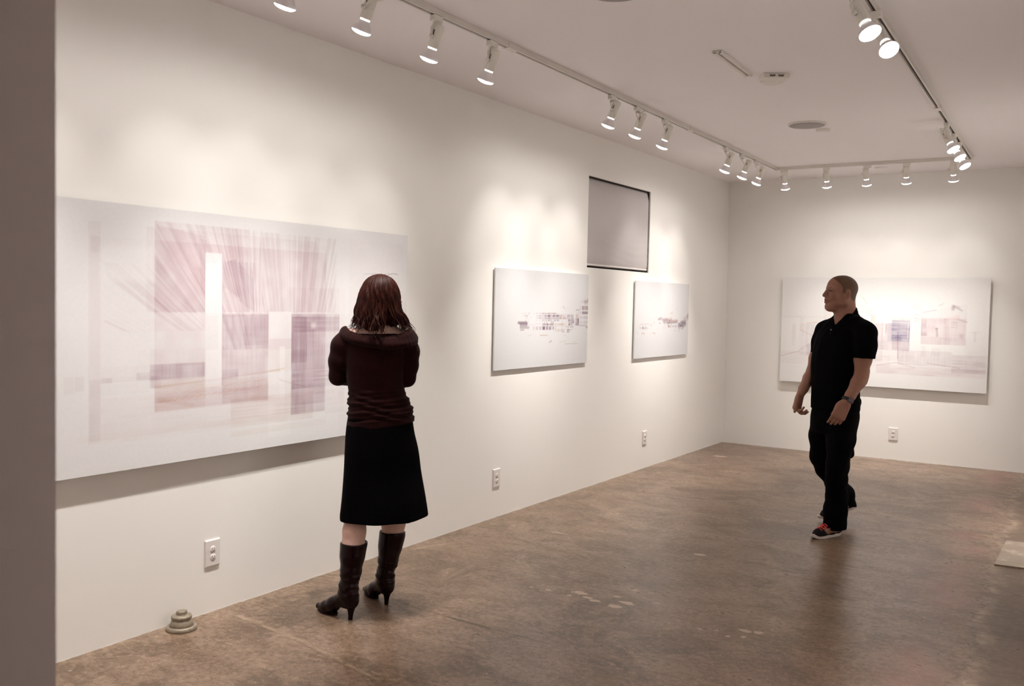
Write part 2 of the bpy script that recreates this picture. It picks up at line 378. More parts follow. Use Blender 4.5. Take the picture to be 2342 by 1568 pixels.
# ------------------------------------------------------------------ wall sockets
def outlet(loc, rz, label, far=False):
    root = empty('wall_outlet', loc, rz)   # local x = out of the wall, y = along it
    tag(root, label, 'outlet', 'duplex wall outlets near the floor')
    w, h = .0455, .067
    p = MB(); vs = []; fs = []
    prof = [(w, h, 0), (w, h, .004), (w-.003, h-.003, .009), (w-.006, h-.006, .010)]
    for (a, c_, x) in prof: vs += [(x, -a, -c_), (x, a, -c_), (x, a, c_), (x, -a, c_)]
    for k in range(3):
        for a in range(4): fs.append((4*k+a, 4*k+(a+1) % 4, 4*k+4+(a+1) % 4, 4*k+4+a))
    fs += [(3,2,1,0), (12,13,14,15)]
    p.add(vs, fs); p.build('cover_plate', M['plate'], root)
    for s_ in (1, -1):
        r = MB(); Mx = Matrix.Translation((.0095, 0, s_*.0195)) @ Matrix.Rotation(R(90), 4, 'Y')
        r.lathe([(.0172, 0), (.0172, .002), (.0155, .0032)], 24, Mx)
        ro = r.build('socket', M['plate'], root)
        q = MB()
        for yy, hh in ((-.0064, .0042), (.0064, .0034)): q.box((.0124, yy-.0012, s_*.0195+.0035-hh), (.0134, yy+.0012, s_*.0195+.0035+hh))
        q.lathe([(.0024, 0), (.0024, .001)], 10, Matrix.Translation((.0124, 0, s_*.0195-.0075)) @ Matrix.Rotation(R(90), 4, 'Y'))
        q.build('slot', M['hole'], ro)
    s2 = MB(); s2.lathe([(.003, 0), (.0022, .0016)], 10, Matrix.Translation((.0099, 0, 0)) @ Matrix.Rotation(R(90), 4, 'Y')); s2.build('screw', M['plate'], root)
outlet((0, 3.037, .297), 0, 'white duplex outlet below the largest print, nearest the camera on the left wall')
outlet((0, 5.580, .290), 0, 'white duplex outlet low on the left wall right of the woman')
outlet((0, 8.146, .296), 0, 'white duplex outlet low on the left wall nearest the corner')
outlet((1.856, L, .271), R(-90), 'white duplex outlet low on the far end wall right of the man')

# ------------------------------------------------------------------ floor clean-out fitting
def cleanout():
    root = empty('pipe_cleanout', (.085, 2.795, 0)); root.scale = (.8, .8, .82); tag(root, 'weathered round brass pipe cap with hexagonal plug standing on the floor against the wall', 'pipe cap')
    b = MB(); b.lathe([(.086, 0), (.088, .006), (.086, .020), (.078, .026), (.066, .024), (.064, .018)], 40); b.build('flange', M['brass'], root)
    b = MB(); b.lathe([(.066, .015), (.064, .034), (.059, .052), (.052, .060), (.052, .066)], 40); b.build('collar', M['brass'], root)
    b = MB(); b.lathe([(.050, .062), (.058, .066), (.059, .078), (.054, .084), (.040, .087)], 40); b.build('cap', M['brass'], root)
    b = MB(); b.lathe([(.031, .084), (.031, .104), (.027, .109)], 6, sm=False); b.build('hex_plug', M['brass'], root)
cleanout()
# ------------------------------------------------------------------ prints on the walls
def value_noise(h, w, sy, sx, seed):
    r = np.random.default_rng(seed); gy, gx = int(h/sy)+3, int(w/sx)+3
    g = r.random((gy, gx)); y = np.arange(h)/sy; x = np.arange(w)/sx
    yi, xi = y.astype(int), x.astype(int); fy = (y-yi)[:, None]; fx = (x-xi)[None]
    fy = fy*fy*(3-2*fy); fx = fx*fx*(3-2*fx)
    a = g[yi][:, xi]; b = g[yi][:, xi+1]; c = g[yi+1][:, xi]; d = g[yi+1][:, xi+1]
    return (a*(1-fx)+b*fx)*(1-fy)+(c*(1-fx)+d*fx)*fy

class Print:
    """ink laid down in rectangles, fans and lines; s = metres along, t = metres up"""
    def __init__(p, w, h, step, base=(.745, .735, .745)):
        p.w, p.h, p.step = w, h, step; p.nx = int(w/step)+1; p.ny = int(h/step)+1
        p.S, p.T = np.meshgrid(np.linspace(0, w, p.nx), np.linspace(0, h, p.ny))
        p.C = np.ones((p.ny, p.nx, 3))*np.array(base); p.sd = 1
    def ink(p, mask, c, a):
        k = np.clip(mask*a, 0, 1)[..., None]; p.C *= 1-k*(1-np.array(c)/.745)
    def lift(p, mask, a):
        k = np.clip(mask*a, 0, 1)[..., None]; p.C += (np.array((.80,.79,.80))-p.C)*k
    def rectmask(p, s0, t0, s1, t1, soft=.004):
        f = lambda q: np.clip(q/soft+.5, 0, 1)
        return f(p.S-s0)*f(s1-p.S)*f(p.T-t0)*f(t1-p.T)
    def tex(p, kind):
        p.sd += 1; q = 1/p.step
        if kind == 'v': return .45+.9*value_noise(p.ny, p.nx, .25*q, .012*q, p.sd)*value_noise(p.ny, p.nx, .06*q, .03*q, p.sd+50)*1.6
        if kind == 'h': return .45+.9*value_noise(p.ny, p.nx, .009*q, .30*q, p.sd)*value_noise(p.ny, p.nx, .03*q, .09*q, p.sd+50)*1.6
        if kind == 'x': return .40+.55*value_noise(p.ny, p.nx, .16*q, .010*q, p.sd)+.35*value_noise(p.ny, p.nx, .012*q, .12*q, p.sd+50)+.55*(value_noise(p.ny, p.nx, .07*q, .05*q, p.sd+90)-.35)
        if kind == 'n': return .5+value_noise(p.ny, p.nx, .05*q, .05*q, p.sd)
        return 1.0
    def rect(p, s0, t0, s1, t1, c, a, tex='', soft=.004, grad=None):
        m = p.rectmask(s0, t0, s1, t1, soft)*p.tex(tex)
        if grad == 'down': m = m*np.clip(1-(p.T-t0)/(t1-t0), 0, 1)
        if grad == 'up': m = m*np.clip((p.T-t0)/(t1-t0), 0, 1)
        if grad == 'left': m = m*np.clip(1-(p.S-s0)/(s1-s0), 0, 1)
        p.ink(m, c, a)
    def fan(p, region, ps, pt, freq, c, a, seed, curve=0.0, width=.5):
        d = np.hypot(p.S-ps, p.T-pt); th = np.arctan2(p.T-pt, p.S-ps) + curve*d
        r = np.random.default_rng(seed); tab = r.random(4096)
        q = (th+7)*freq; i = q.astype(int) % 4094; f = q-np.floor(q); f = f*f*(3-2*f)
        n = tab[i]*(1-f)+tab[i+1]*f
        p.ink(region*np.clip((n-width)*4, 0, 1), c, a); p.lift(region*np.clip((.28-n)*5, 0, 1), a*.9)
    def poly(p, pts, soft=.006):
        m = np.zeros_like(p.S, bool); n = len(pts)
        for i in range(n):
            x0, y0 = pts[i]; x1, y1 = pts[(i+1) % n]
            if y0 == y1: continue
            cnd = (p.T > min(y0, y1)) & (p.T <= max(y0, y1)) & (p.S < x0+(p.T-y0)*(x1-x0)/(y1-y0)); m ^= cnd
        return m.astype(float)
    def line(p, s0, t0, s1, t1, w, c, a):
        dx, dy = s1-s0, t1-t0; l2 = dx*dx+dy*dy
        t = np.clip(((p.S-s0)*dx+(p.T-t0)*dy)/l2, 0, 1); d = np.hypot(p.S-s0-t*dx, p.T-t0-t*dy)
        p.ink(np.clip(1.5-d/w, 0, 1), c, a)

def hang(name, P, origin, axis, nrm, depth, gap, label):
    """front face at gap+depth from the wall; a grid carries the ink as a colour attribute"""
    root = empty(name, origin, math.atan2(nrm[1], nrm[0])); tag(root, label, 'artwork', 'unframed prints mounted on boards')
    # local x = out of the wall; the print runs along +y or -y
    sgn = 1 if axis > 0 else -1
    nx, ny = P.nx, P.ny
    co = np.empty((ny*nx, 3), np.float32); co[:, 0] = gap+depth+.0006; co[:, 1] = sgn*P.S.ravel(); co[:, 2] = P.T.ravel()
    idx = np.arange(ny*nx).reshape(ny, nx)
    a, b_, c, d = idx[:-1, :-1].ravel(), idx[:-1, 1:].ravel(), idx[1:, 1:].ravel(), idx[1:, :-1].ravel()
    F = np.stack((a, b_, c, d) if sgn > 0 else (a, d, c, b_), 1).astype(np.int32)
    me = bpy.data.meshes.new(name+'_sheet'); me.vertices.add(len(co)); me.vertices.foreach_set('co', co.ravel())
    me.loops.add(F.size); me.loops.foreach_set('vertex_index', F.ravel())
    me.polygons.add(len(F)); me.polygons.foreach_set('loop_start', np.arange(0, F.size, 4, dtype=np.int32))
    me.update(calc_edges=True)
    at = me.attributes.new('tint', 'FLOAT_COLOR', 'POINT')
    rgba = np.ones((ny*nx, 4), np.float32); rgba[:, :3] = np.clip(P.C.reshape(-1, 3), 0, .9); at.data.foreach_set('color', rgba.ravel())
    b = MB(); b.box((gap, min(0, sgn*P.w), 0), (gap+depth, max(0, sgn*P.w), P.h), bev=.0008); b.build('board', M['board'], root)
    link('printed_sheet', me, root, [M['print']])
    k = MB(); k.box((0, min(sgn*.2, sgn*(P.w-.2)), P.h*.72), (gap+.001, max(sgn*.2, sgn*(P.w-.2)), P.h*.72+.06)); k.box((0, min(sgn*.2, sgn*(P.w-.2)), P.h*.16), (gap+.001, max(sgn*.2, sgn*(P.w-.2)), P.h*.16+.03))
    k.build('hanging_cleat', M['cleat'], root)

MV, PK, TN, GY, BL = (.38, .26, .32), (.55, .40, .44), (.54, .40, .29), (.46, .42, .47), (.30, .29, .42)
P = Print(2.467, 1.176, .0034)
P.rect(0.3419,0.1341,0.3985,1.0883,PK,0.16,'',0.004)
P.rect(0.3519,0.9581,0.3986,1.0264,MV,0.1,'',0.004)
P.rect(0.3519,0.1461,1.7671,1.0264,PK,0.05,'n',0.004)
P.rect(0.4012,0.6138,0.9506,0.6702,PK,0.05,'h',0.004)
P.rect(0.6668,0.7028,1.2233,1.1159,PK,0.22,'n',0.004)
P.rect(0.6239,0.7027,1.6889,1.0869,PK,0.15,'n',0.004)
P.rect(0.6672,0.2497,1.7641,1.0293,PK,0.22,'n',0.004)
P.rect(1.0524,0.3883,1.7711,0.6973,PK,0.14,'v',0.004)
P.rect(1.5566,0.7049,1.8255,1.1126,PK,0.12,'v',0.004)
P.rect(1.5227,0.6932,1.8693,0.8349,PK,0.16,'v',0.004)
P.rect(1.2239,0.7042,1.6076,1.1064,PK,0.1,'v',0.004)
P.rect(1.5573,0.7049,1.7679,1.0686,MV,0.08,'v',0.004)
P.rect(1.772,0.2497,1.9191,0.841,PK,0.1,'v',0.004)
P.rect(1.9499,-0.0168,2.424,1.1185,PK,0.05,'n',0.004)
P.rect(1.872,-0.007,2.4353,0.6934,PK,0.06,'h',0.004)
P.fan(P.rectmask(1.3013,0.6999,1.8426,1.1121,.01),1.5243,-0.1552,110,MV,0.17,3,0.0,0.46)
P.fan(P.rectmask(0.6668,0.6989,1.3006,1.1159,.01),1.3112,0.2837,52,MV,0.2,13,0.05,0.46)
P.fan(P.rectmask(0.6668,0.6989,1.3006,1.1159,.01),1.3106,0.3289,70,MV,0.16,5,0.1,0.52)
P.fan(P.rectmask(0.4194,0.6135,0.9536,0.915,.01),1.3399,0.3497,90,PK,0.22,6,0.1,0.5)
P.fan(P.rectmask(1.0523,0.5173,1.3503,0.7037,.01),1.3139,0.0571,60,MV,0.22,8,-0.1,0.5)
P.ink(P.poly([(0.6669, 1.1002), (0.9475, 1.0649), (0.95, 0.7517), (0.8487, 0.8532), (0.7562, 0.961), (0.7043, 1.008)])*P.tex(''),PK,0.22)
P.ink(P.poly([(0.9096, 1.0519), (0.9528, 1.0486), (0.9551, 0.7518), (0.9242, 0.7931)])*P.tex(''),MV,0.16)
P.ink(P.poly([(1.0554, 0.9449), (1.1336, 0.9659), (1.2465, 0.8657), (1.2569, 0.7064), (1.1914, 0.7326), (1.152, 0.7758), (1.0565, 0.8277)])*P.tex('n'),MV,0.2)
P.ink(P.poly([(1.1201, 0.948), (1.2171, 0.9526), (1.2551, 0.8659), (1.2566, 0.7331)])*P.tex(''),MV,0.12)
P.fan(P.poly([(1.0553, 0.9556), (1.2541, 0.9543), (1.257, 0.6976), (1.0566, 0.817)]),1.2793,0.5101,70,MV,0.22,21,0.3,0.45)
P.lift(P.rectmask(0.3987,0.8392,0.6673,0.9887,0.03),0.5)
P.ink(P.poly([(0.352, 1.008), (0.4008, 0.9328), (0.614, 0.7479), (0.6368, 0.7047), (0.4008, 0.9141)])*P.tex(''),GY,0.04)
P.rect(1.0524,0.2524,1.3461,0.6888,MV,0.2,'x',0.004)
P.rect(1.0524,0.5173,1.346,0.6931,MV,0.24,'v',0.004)
P.rect(1.192,0.5349,1.3462,0.6777,MV,0.16,'x',0.004)
P.rect(1.0524,0.6802,1.3459,0.6973,MV,0.14,'h',0.004)
P.rect(1.0548,0.3711,1.1529,0.4206,MV,0.3,'h',0.004)
P.rect(1.0553,0.2524,1.3502,0.3711,TN,0.24,'h',0.004)
P.rect(1.2522,0.2431,1.3502,0.3594,TN,0.12,'',0.004)
P.lift(P.rectmask(1.3524,0.0518,1.5089,0.7067,0.004),0.45)
P.rect(1.355,0.5076,1.5109,0.5643,PK,0.26,'',0.004)
P.rect(1.3557,0.3941,1.5118,0.5076,TN,0.1,'v',0.004)
P.lift(P.rectmask(1.4279,0.1363,1.4647,0.5236,0.004),0.5)
P.rect(1.5091,0.3976,1.8738,0.6932,MV,0.34,'x',0.004)
P.rect(1.525,0.5954,1.8741,0.6793,MV,0.34,'h',0.004)
P.rect(1.5093,0.4326,1.6244,0.6793,MV,0.4,'x',0.004)
P.rect(1.5133,0.2924,1.8778,0.3976,MV,0.38,'h',0.004)
P.rect(1.5091,0.1564,1.7643,0.6932,MV,0.26,'x',0.004)
P.rect(1.5141,0.1564,1.7706,0.3392,MV,0.26,'h',0.004)
P.rect(1.6152,0.4992,1.6976,0.6413,PK,0.1,'v',0.004)
P.rect(1.7715,0.1402,1.9193,0.2749,PK,0.18,'h',0.004)
P.rect(1.5118,0.1564,1.6174,0.5026,MV,0.2,'v',0.004)
P.lift(P.rectmask(1.6544,0.6171,1.6875,0.6457,0.02),0.5)
P.rect(0.6446,0.3915,0.9524,0.463,MV,0.46,'x',0.004)
P.rect(0.6449,0.3556,0.7026,0.4114,MV,0.3,'v',0.004)
P.rect(0.6443,0.3915,0.6834,0.5345,MV,0.1,'v',0.004)
P.rect(0.6714,0.2436,0.9529,0.3899,TN,0.3,'h',0.004)
P.rect(0.6716,0.2436,1.3554,0.3398,PK,0.18,'h',0.004)
P.rect(0.575,0.3957,0.6448,0.431,MV,0.22,'v',0.004)
P.rect(0.4016,0.3928,0.6449,0.4156,MV,0.16,'h',0.004)
P.rect(0.4016,0.3928,0.4538,0.4137,MV,0.2,'v',0.004)
P.rect(0.5746,0.4349,0.9518,0.5328,PK,0.07,'v',0.004)
P.rect(0.4015,0.4156,0.6447,0.4628,PK,0.07,'v',0.004)
P.rect(0.2323,0.3579,0.2789,0.4309,MV,0.1,'',0.004)
P.rect(0.2808,0.3654,0.3224,0.4281,MV,0.14,'',0.004)
P.rect(0.3465,0.1468,0.4016,0.4094,MV,0.12,'n',0.004)
P.rect(0.4017,0.3398,0.645,0.3872,BL,0.05,'h',0.004)
P.rect(0.4018,0.127,1.6743,0.3265,PK,0.1,'h',0.004)
P.rect(1.1075,0.126,1.6743,0.2722,TN,0.16,'h',0.004)
P.rect(1.1075,0.1675,1.6743,0.2722,PK,0.16,'h',0.004)
P.rect(0.2593,0.1422,1.6777,0.1754,TN,0.08,'h',0.004)
P.rect(1.1091,0.08,1.7755,0.1128,TN,0.1,'h',0.004)
P.line(0.6939,0.288,0.7243,0.2956,0.004,(.66,.44,.34),0.3)
P.line(0.7338,0.29,0.7647,0.2978,0.004,(.66,.44,.34),0.3)
P.line(0.7336,0.3205,0.7862,0.3289,0.003,(.70,.50,.40),0.25)
P.line(0.7743,0.2921,0.8058,0.3,0.004,(.66,.44,.34),0.3)
P.line(0.8156,0.2943,0.8475,0.3022,0.004,(.66,.44,.34),0.3)
P.line(0.8154,0.3252,0.8696,0.3338,0.003,(.70,.50,.40),0.25)
P.line(0.8574,0.2965,0.8899,0.3045,0.004,(.66,.44,.34),0.3)
P.line(0.9,0.2987,0.9329,0.3067,0.004,(.66,.44,.34),0.3)
P.line(0.8998,0.3301,0.9558,0.3389,0.003,(.70,.50,.40),0.25)
P.line(0.9432,0.3009,0.9767,0.3091,0.004,(.66,.44,.34),0.3)
P.line(0.9872,0.3032,1.0213,0.3114,0.004,(.66,.44,.34),0.3)
P.line(0.9869,0.3352,1.0449,0.3442,0.003,(.70,.50,.40),0.25)
P.line(1.0319,0.3055,1.0665,0.3139,0.004,(.66,.44,.34),0.3)
P.line(1.0774,0.3079,1.1126,0.3163,0.004,(.66,.44,.34),0.3)
P.line(1.0771,0.3404,1.1369,0.3496,0.003,(.70,.50,.40),0.25)
P.line(1.1236,0.3103,1.1594,0.3188,0.004,(.66,.44,.34),0.3)
P.line(1.1706,0.3128,1.207,0.3213,0.004,(.66,.44,.34),0.3)
P.line(1.1703,0.3458,1.2322,0.3552,0.003,(.70,.50,.40),0.25)
P.line(1.2184,0.3152,1.2555,0.3239,0.004,(.66,.44,.34),0.3)
P.line(1.2671,0.3178,1.3048,0.3265,0.004,(.66,.44,.34),0.3)
P.line(1.2667,0.3514,1.3308,0.3611,0.003,(.70,.50,.40),0.25)
P.line(0.6703,0.3579,1.4295,0.3995,0.004,(.62,.44,.38),0.35)
P.line(0.6938,0.298,0.8776,0.2607,0.01,TN,0.22)
P.line(0.9531,0.3476,1.0448,0.3481,0.006,(.55,.36,.30),0.4)
P.line(1.3541,0.3988,1.4601,0.4072,0.004,(.6,.45,.3),0.4)
P.line(1.4302,0.3488,1.6205,0.2971,0.004,TN,0.3)
P.lift(P.rectmask(0.9481,0.3412,1.0484,0.9879,0.004),0.7)
P.lift(P.rectmask(0.9485,0.6993,1.0488,0.9399,0.004),0.6)
P.rect(0.9556,0.5205,1.0286,0.6846,GY,0.12,'',0.004)
P.rect(0.9529,0.3476,1.054,0.3772,PK,0.15,'h',0.004)
P.line(1.0286,0.6888,1.0342,0.3466,0.003,(1,1,1),0.0)
P.ink(P.poly([(0.9478, 1.0337), (1.0467, 1.0295), (1.0471, 0.987), (0.9492, 0.8564)])*P.tex(''),PK,0.1)
P.line(0.9481,0.9879,0.9531,0.3518,0.003,PK,0.2)
P.line(1.0497,0.9936,1.0555,0.3452,0.003,PK,0.3)
hang('wall_print', P, (0, 2.000, .788), 1, (1,0), .018, .030, 'largest print, faded mauve layers on white, on the left wall before the woman')
P = Print(1.4071, 0.7362, .0032, (.65, .645, .66))
P.rect(0.3554,0.406,0.3885,0.4152,(.60,.52,.54),0.5,'n',0.006)
P.rect(0.3956,0.406,0.4363,0.4153,(.60,.52,.54),0.6,'n',0.006)
P.rect(0.4531,0.406,0.4797,0.4154,(.60,.52,.54),0.7,'n',0.006)
P.rect(0.5212,0.4061,0.5507,0.4155,(.60,.52,.54),0.3,'n',0.006)
P.rect(0.5606,0.4061,0.5953,0.4156,(.60,.52,.54),0.6,'n',0.006)
P.rect(0.6053,0.4061,0.6556,0.4156,(.60,.52,.54),0.7,'n',0.006)
P.rect(0.6607,0.4061,0.6861,0.4157,(.42,.32,.36),0.7,'n',0.006)
P.rect(0.6912,0.4061,0.7322,0.4158,(.42,.32,.36),0.6,'n',0.006)
P.rect(0.7399,0.4062,0.7866,0.4158,(.42,.32,.36),0.8,'n',0.006)
P.rect(0.7945,0.4062,0.8128,0.4159,(.42,.32,.36),0.7,'n',0.006)
P.rect(0.8207,0.4062,0.8683,0.416,(.42,.32,.36),0.8,'n',0.006)
P.rect(0.8683,0.4062,0.9164,0.416,(.60,.52,.54),0.5,'n',0.006)
P.rect(0.3773,0.3864,0.4011,0.3985,(.60,.52,.54),0.4,'n',0.006)
P.rect(0.4082,0.3864,0.4538,0.3985,(.42,.32,.36),0.5,'n',0.006)
P.rect(0.5662,0.3861,0.5961,0.3984,(.60,.52,.54),0.6,'n',0.006)
P.rect(0.6061,0.386,0.6539,0.3984,(.42,.32,.36),0.6,'n',0.006)
P.rect(0.664,0.3859,0.6818,0.3983,(.42,.32,.36),0.6,'n',0.006)
P.rect(0.692,0.3858,0.7356,0.3983,(.22,.13,.18),0.6,'n',0.006)
P.rect(0.7433,0.3857,0.7874,0.3983,(.22,.13,.18),0.85,'n',0.006)
P.rect(0.7953,0.3856,0.8162,0.3983,(.42,.32,.36),0.8,'n',0.006)
P.rect(0.8215,0.3856,0.8664,0.3983,(.22,.13,.18),0.95,'n',0.006)
P.rect(0.8744,0.3855,0.9199,0.3982,(.22,.13,.18),0.9,'n',0.006)
P.rect(0.9253,0.3854,0.974,0.3982,(.42,.24,.20),0.9,'n',0.006)
P.rect(0.9822,0.3853,1.0261,0.3982,(.60,.52,.54),0.6,'n',0.006)
P.rect(1.0482,0.3851,1.1011,0.3982,(.42,.32,.36),0.8,'n',0.006)
P.rect(1.1152,0.385,1.1575,0.3981,(.42,.32,.36),0.8,'n',0.006)
P.rect(0.4137,0.3707,0.4497,0.3808,(.60,.52,.54),0.5,'n',0.006)
P.rect(0.567,0.3701,0.5969,0.3804,(.60,.52,.54),0.5,'n',0.006)
P.rect(0.6068,0.37,0.6546,0.3803,(.42,.32,.36),0.6,'n',0.006)
P.rect(0.6648,0.3698,0.6826,0.3802,(.42,.32,.36),0.6,'n',0.006)
P.rect(0.6928,0.3697,0.7364,0.3801,(.22,.13,.18),0.7,'n',0.006)
P.rect(0.7441,0.3695,0.7883,0.3799,(.22,.13,.18),0.9,'n',0.006)
P.rect(0.7961,0.3693,0.8145,0.3798,(.42,.32,.36),0.8,'n',0.006)
P.rect(0.8223,0.3692,0.8673,0.3797,(.22,.13,.18),0.85,'n',0.006)
P.rect(0.8753,0.369,0.9181,0.3796,(.22,.13,.18),0.8,'n',0.006)
P.rect(0.9262,0.3688,0.9668,0.3795,(.42,.24,.20),0.95,'n',0.006)
P.rect(0.9831,0.3685,1.0325,0.3793,(.42,.24,.20),0.6,'n',0.006)
P.rect(1.0491,0.3683,1.1021,0.3792,(.42,.32,.36),0.7,'n',0.006)
P.rect(1.1161,0.368,1.1585,0.379,(.42,.32,.36),0.8,'n',0.006)
P.rect(0.412,0.3523,0.4215,0.3657,(.58,.46,.34),0.6,'n',0.006)
P.rect(0.5677,0.3514,0.5925,0.365,(.60,.52,.54),0.3,'n',0.006)
P.rect(0.6125,0.3511,0.6427,0.3648,(.60,.52,.54),0.4,'n',0.006)
P.rect(0.6655,0.3508,0.6833,0.3646,(.42,.32,.36),0.8,'n',0.006)
P.rect(0.6986,0.3506,0.7062,0.3644,(.22,.13,.18),0.7,'n',0.006)
P.rect(0.7216,0.3505,0.7294,0.3643,(.22,.13,.18),0.7,'n',0.006)
P.rect(0.75,0.3503,0.7864,0.3642,(.42,.32,.36),0.8,'n',0.006)
P.rect(0.7994,0.35,0.8126,0.364,(.42,.32,.36),0.8,'n',0.006)
P.rect(0.8442,0.3497,0.868,0.3638,(.22,.13,.18),0.9,'n',0.006)
P.rect(0.8813,0.3495,0.9242,0.3636,BL,0.7,'n',0.006)
P.rect(1.0721,0.3483,1.1057,0.3628,(.22,.13,.18),0.8,'n',0.006)
P.rect(1.1169,0.3481,1.1764,0.3626,(.42,.32,.36),0.8,'n',0.006)
P.rect(0.6941,0.335,0.7044,0.3488,(.58,.46,.34),0.7,'n',0.006)
P.rect(0.7223,0.3348,0.7301,0.3486,(.22,.13,.18),0.5,'n',0.006)
P.rect(0.8002,0.3341,0.8133,0.3481,(.42,.32,.36),0.7,'n',0.006)
P.rect(0.8264,0.3339,0.8396,0.348,(.42,.24,.20),0.9,'n',0.006)
P.rect(1.0785,0.3319,1.1065,0.3464,(.42,.32,.36),0.9,'n',0.006)
P.rect(1.1177,0.3316,1.1346,0.3461,(.22,.13,.18),0.8,'n',0.006)
P.rect(1.1403,0.3315,1.1743,0.346,(.22,.13,.18),0.7,'n',0.006)
P.rect(0.6694,0.3188,0.7205,0.3334,(.42,.32,.36),0.8,'n',0.006)
P.rect(0.7282,0.3182,0.7592,0.3329,(.22,.13,.18),0.8,'n',0.006)
P.rect(0.7722,0.3178,0.8403,0.3325,(.22,.13,.18),0.7,'n',0.006)
P.rect(0.8509,0.317,1.0183,0.3319,(.58,.46,.34),0.55,'n',0.006)
P.rect(1.0793,0.3148,1.1045,0.33,(.22,.13,.18),0.8,'n',0.006)
P.rect(1.1185,0.3144,1.1467,0.3297,(.42,.32,.36),0.7,'n',0.006)
P.rect(0.6679,0.2839,0.7061,0.31,(.22,.13,.18),1,'n',0.006)
P.rect(0.7215,0.2832,0.7525,0.3094,(.22,.13,.18),0.8,'n',0.006)
P.rect(0.7654,0.2826,0.802,0.3089,(.22,.13,.18),0.95,'n',0.006)
P.rect(0.8203,0.2818,0.8467,0.3083,(.42,.32,.36),0.6,'n',0.006)
P.rect(0.8653,0.2812,0.8733,0.3078,(.58,.46,.34),1,'n',0.006)
P.rect(0.528,0.2859,0.5452,0.3115,(.58,.46,.34),0.7,'n',0.006)
P.rect(0.5675,0.2853,0.6039,0.3111,(.60,.52,.54),0.9,'n',0.006)
P.rect(0.6224,0.2846,0.6511,0.3105,(.42,.32,.36),0.8,'n',0.006)
P.rect(0.8956,0.2653,0.9441,0.2867,(.58,.46,.34),0.5,'n',0.006)
P.rect(0.9549,0.2644,1.0205,0.2859,(.42,.32,.36),0.5,'n',0.006)
P.rect(0.853,0.266,0.8902,0.2872,(.60,.52,.54),0.4,'n',0.006)
P.rect(1.0537,0.2723,1.1012,0.2832,(.22,.13,.18),0.8,'n',0.006)
P.rect(1.1208,0.2714,1.1366,0.2823,(.42,.32,.36),0.8,'n',0.006)
P.rect(0.3439,0.2827,0.4007,0.2927,(.42,.32,.36),0.9,'n',0.006)
P.rect(1.0546,0.2585,1.1021,0.265,(.22,.13,.18),0.8,'n',0.006)
P.rect(0.9776,0.2597,1.0104,0.2662,(.42,.24,.20),0.8,'n',0.006)
P.rect(1.0415,0.2956,1.1028,0.3065,(.58,.46,.34),0.5,'n',0.006)
P.rect(1.1141,0.2947,1.1593,0.3057,(.22,.13,.18),0.5,'n',0.006)
P.rect(0.4453,0.3028,0.4792,0.3129,(.42,.32,.36),0.6,'n',0.006)
P.rect(0.4457,0.2939,0.4675,0.3028,(.22,.13,.18),0.6,'n',0.006)
P.line(0.3185,0.3412,0.437,0.3403,0.01,(.22,.13,.18),0.8)
P.line(0.3425,0.3285,0.4423,0.3276,0.007,(.22,.13,.18),0.7)
P.line(0.343,0.316,0.4428,0.3149,0.004,(.22,.13,.18),0.7)
P.line(0.3435,0.3035,0.4433,0.3023,0.006,(.22,.13,.18),0.6)
P.line(0.4645,0.3736,0.4679,0.2923,0.002,(.42,.32,.36),0.6)
P.line(0.6626,0.3729,0.6662,0.2897,0.002,(.42,.32,.36),0.6)
P.line(0.7367,0.3726,0.7405,0.2887,0.002,(.42,.32,.36),0.6)
P.line(0.7938,0.3724,0.7977,0.288,0.002,(.42,.32,.36),0.6)
P.line(0.8174,0.3724,0.8213,0.2877,0.002,(.42,.32,.36),0.6)
P.line(0.9617,0.3719,0.9658,0.2857,0.002,(.42,.32,.36),0.6)
P.line(0.9835,0.3718,0.9876,0.2855,0.002,(.42,.32,.36),0.6)
P.line(1.0384,0.3716,1.0426,0.2847,0.002,(.42,.32,.36),0.6)
P.line(1.0717,0.3715,1.0759,0.2843,0.002,(.42,.32,.36),0.6)
P.line(1.108,0.3713,1.1123,0.2838,0.002,(.42,.32,.36),0.6)
P.line(1.1532,0.3712,1.1575,0.2832,0.002,(.42,.32,.36),0.6)
P.line(0.6637,0.404,1.1572,0.4041,0.002,(.42,.32,.36),0.4)
P.line(0.6646,0.3846,1.1582,0.3835,0.002,(.42,.32,.36),0.4)
P.line(0.6653,0.3677,1.1591,0.3657,0.002,(.42,.32,.36),0.4)
P.line(0.6677,0.3131,1.162,0.3079,0.002,(.42,.32,.36),0.4)
P.rect(1.2628,0.4397,1.289,0.4736,(.60,.52,.54),0.8,'n',0.006)
P.rect(1.3037,0.4399,1.4074,0.4739,(.42,.32,.36),0.9,'n',0.006)
P.rect(1.4134,0.4403,1.4314,0.4748,(.42,.32,.36),0.9,'n',0.006)
P.rect(1.2652,0.4064,1.2914,0.4278,(.60,.52,.54),0.8,'n',0.006)
P.rect(1.306,0.4064,1.4098,0.4279,(.22,.13,.18),0.65,'n',0.006)
P.rect(1.4158,0.4065,1.4338,0.4282,(.42,.32,.36),0.9,'n',0.006)
P.rect(1.1951,0.4339,1.2671,0.4455,(.42,.32,.36),0.6,'n',0.006)
P.rect(1.2162,0.4124,1.2625,0.4235,(.60,.52,.54),0.5,'n',0.006)
P.rect(1.1999,0.371,1.2576,0.4055,(.42,.24,.20),0.35,'n',0.006)
P.rect(1.1931,0.3125,1.2536,0.3705,(.22,.13,.18),0.7,'n',0.006)
P.rect(1.2025,0.3379,1.2457,0.3545,(.86,.85,.86),0,'n',0.006)
P.rect(1.2701,0.3674,1.3023,0.3869,(.60,.52,.54),0.7,'n',0.006)
P.rect(1.314,0.3673,1.3317,0.3868,(.60,.52,.54),0.8,'n',0.006)
P.rect(1.3476,0.3671,1.3678,0.3868,(.42,.32,.36),0.6,'n',0.006)
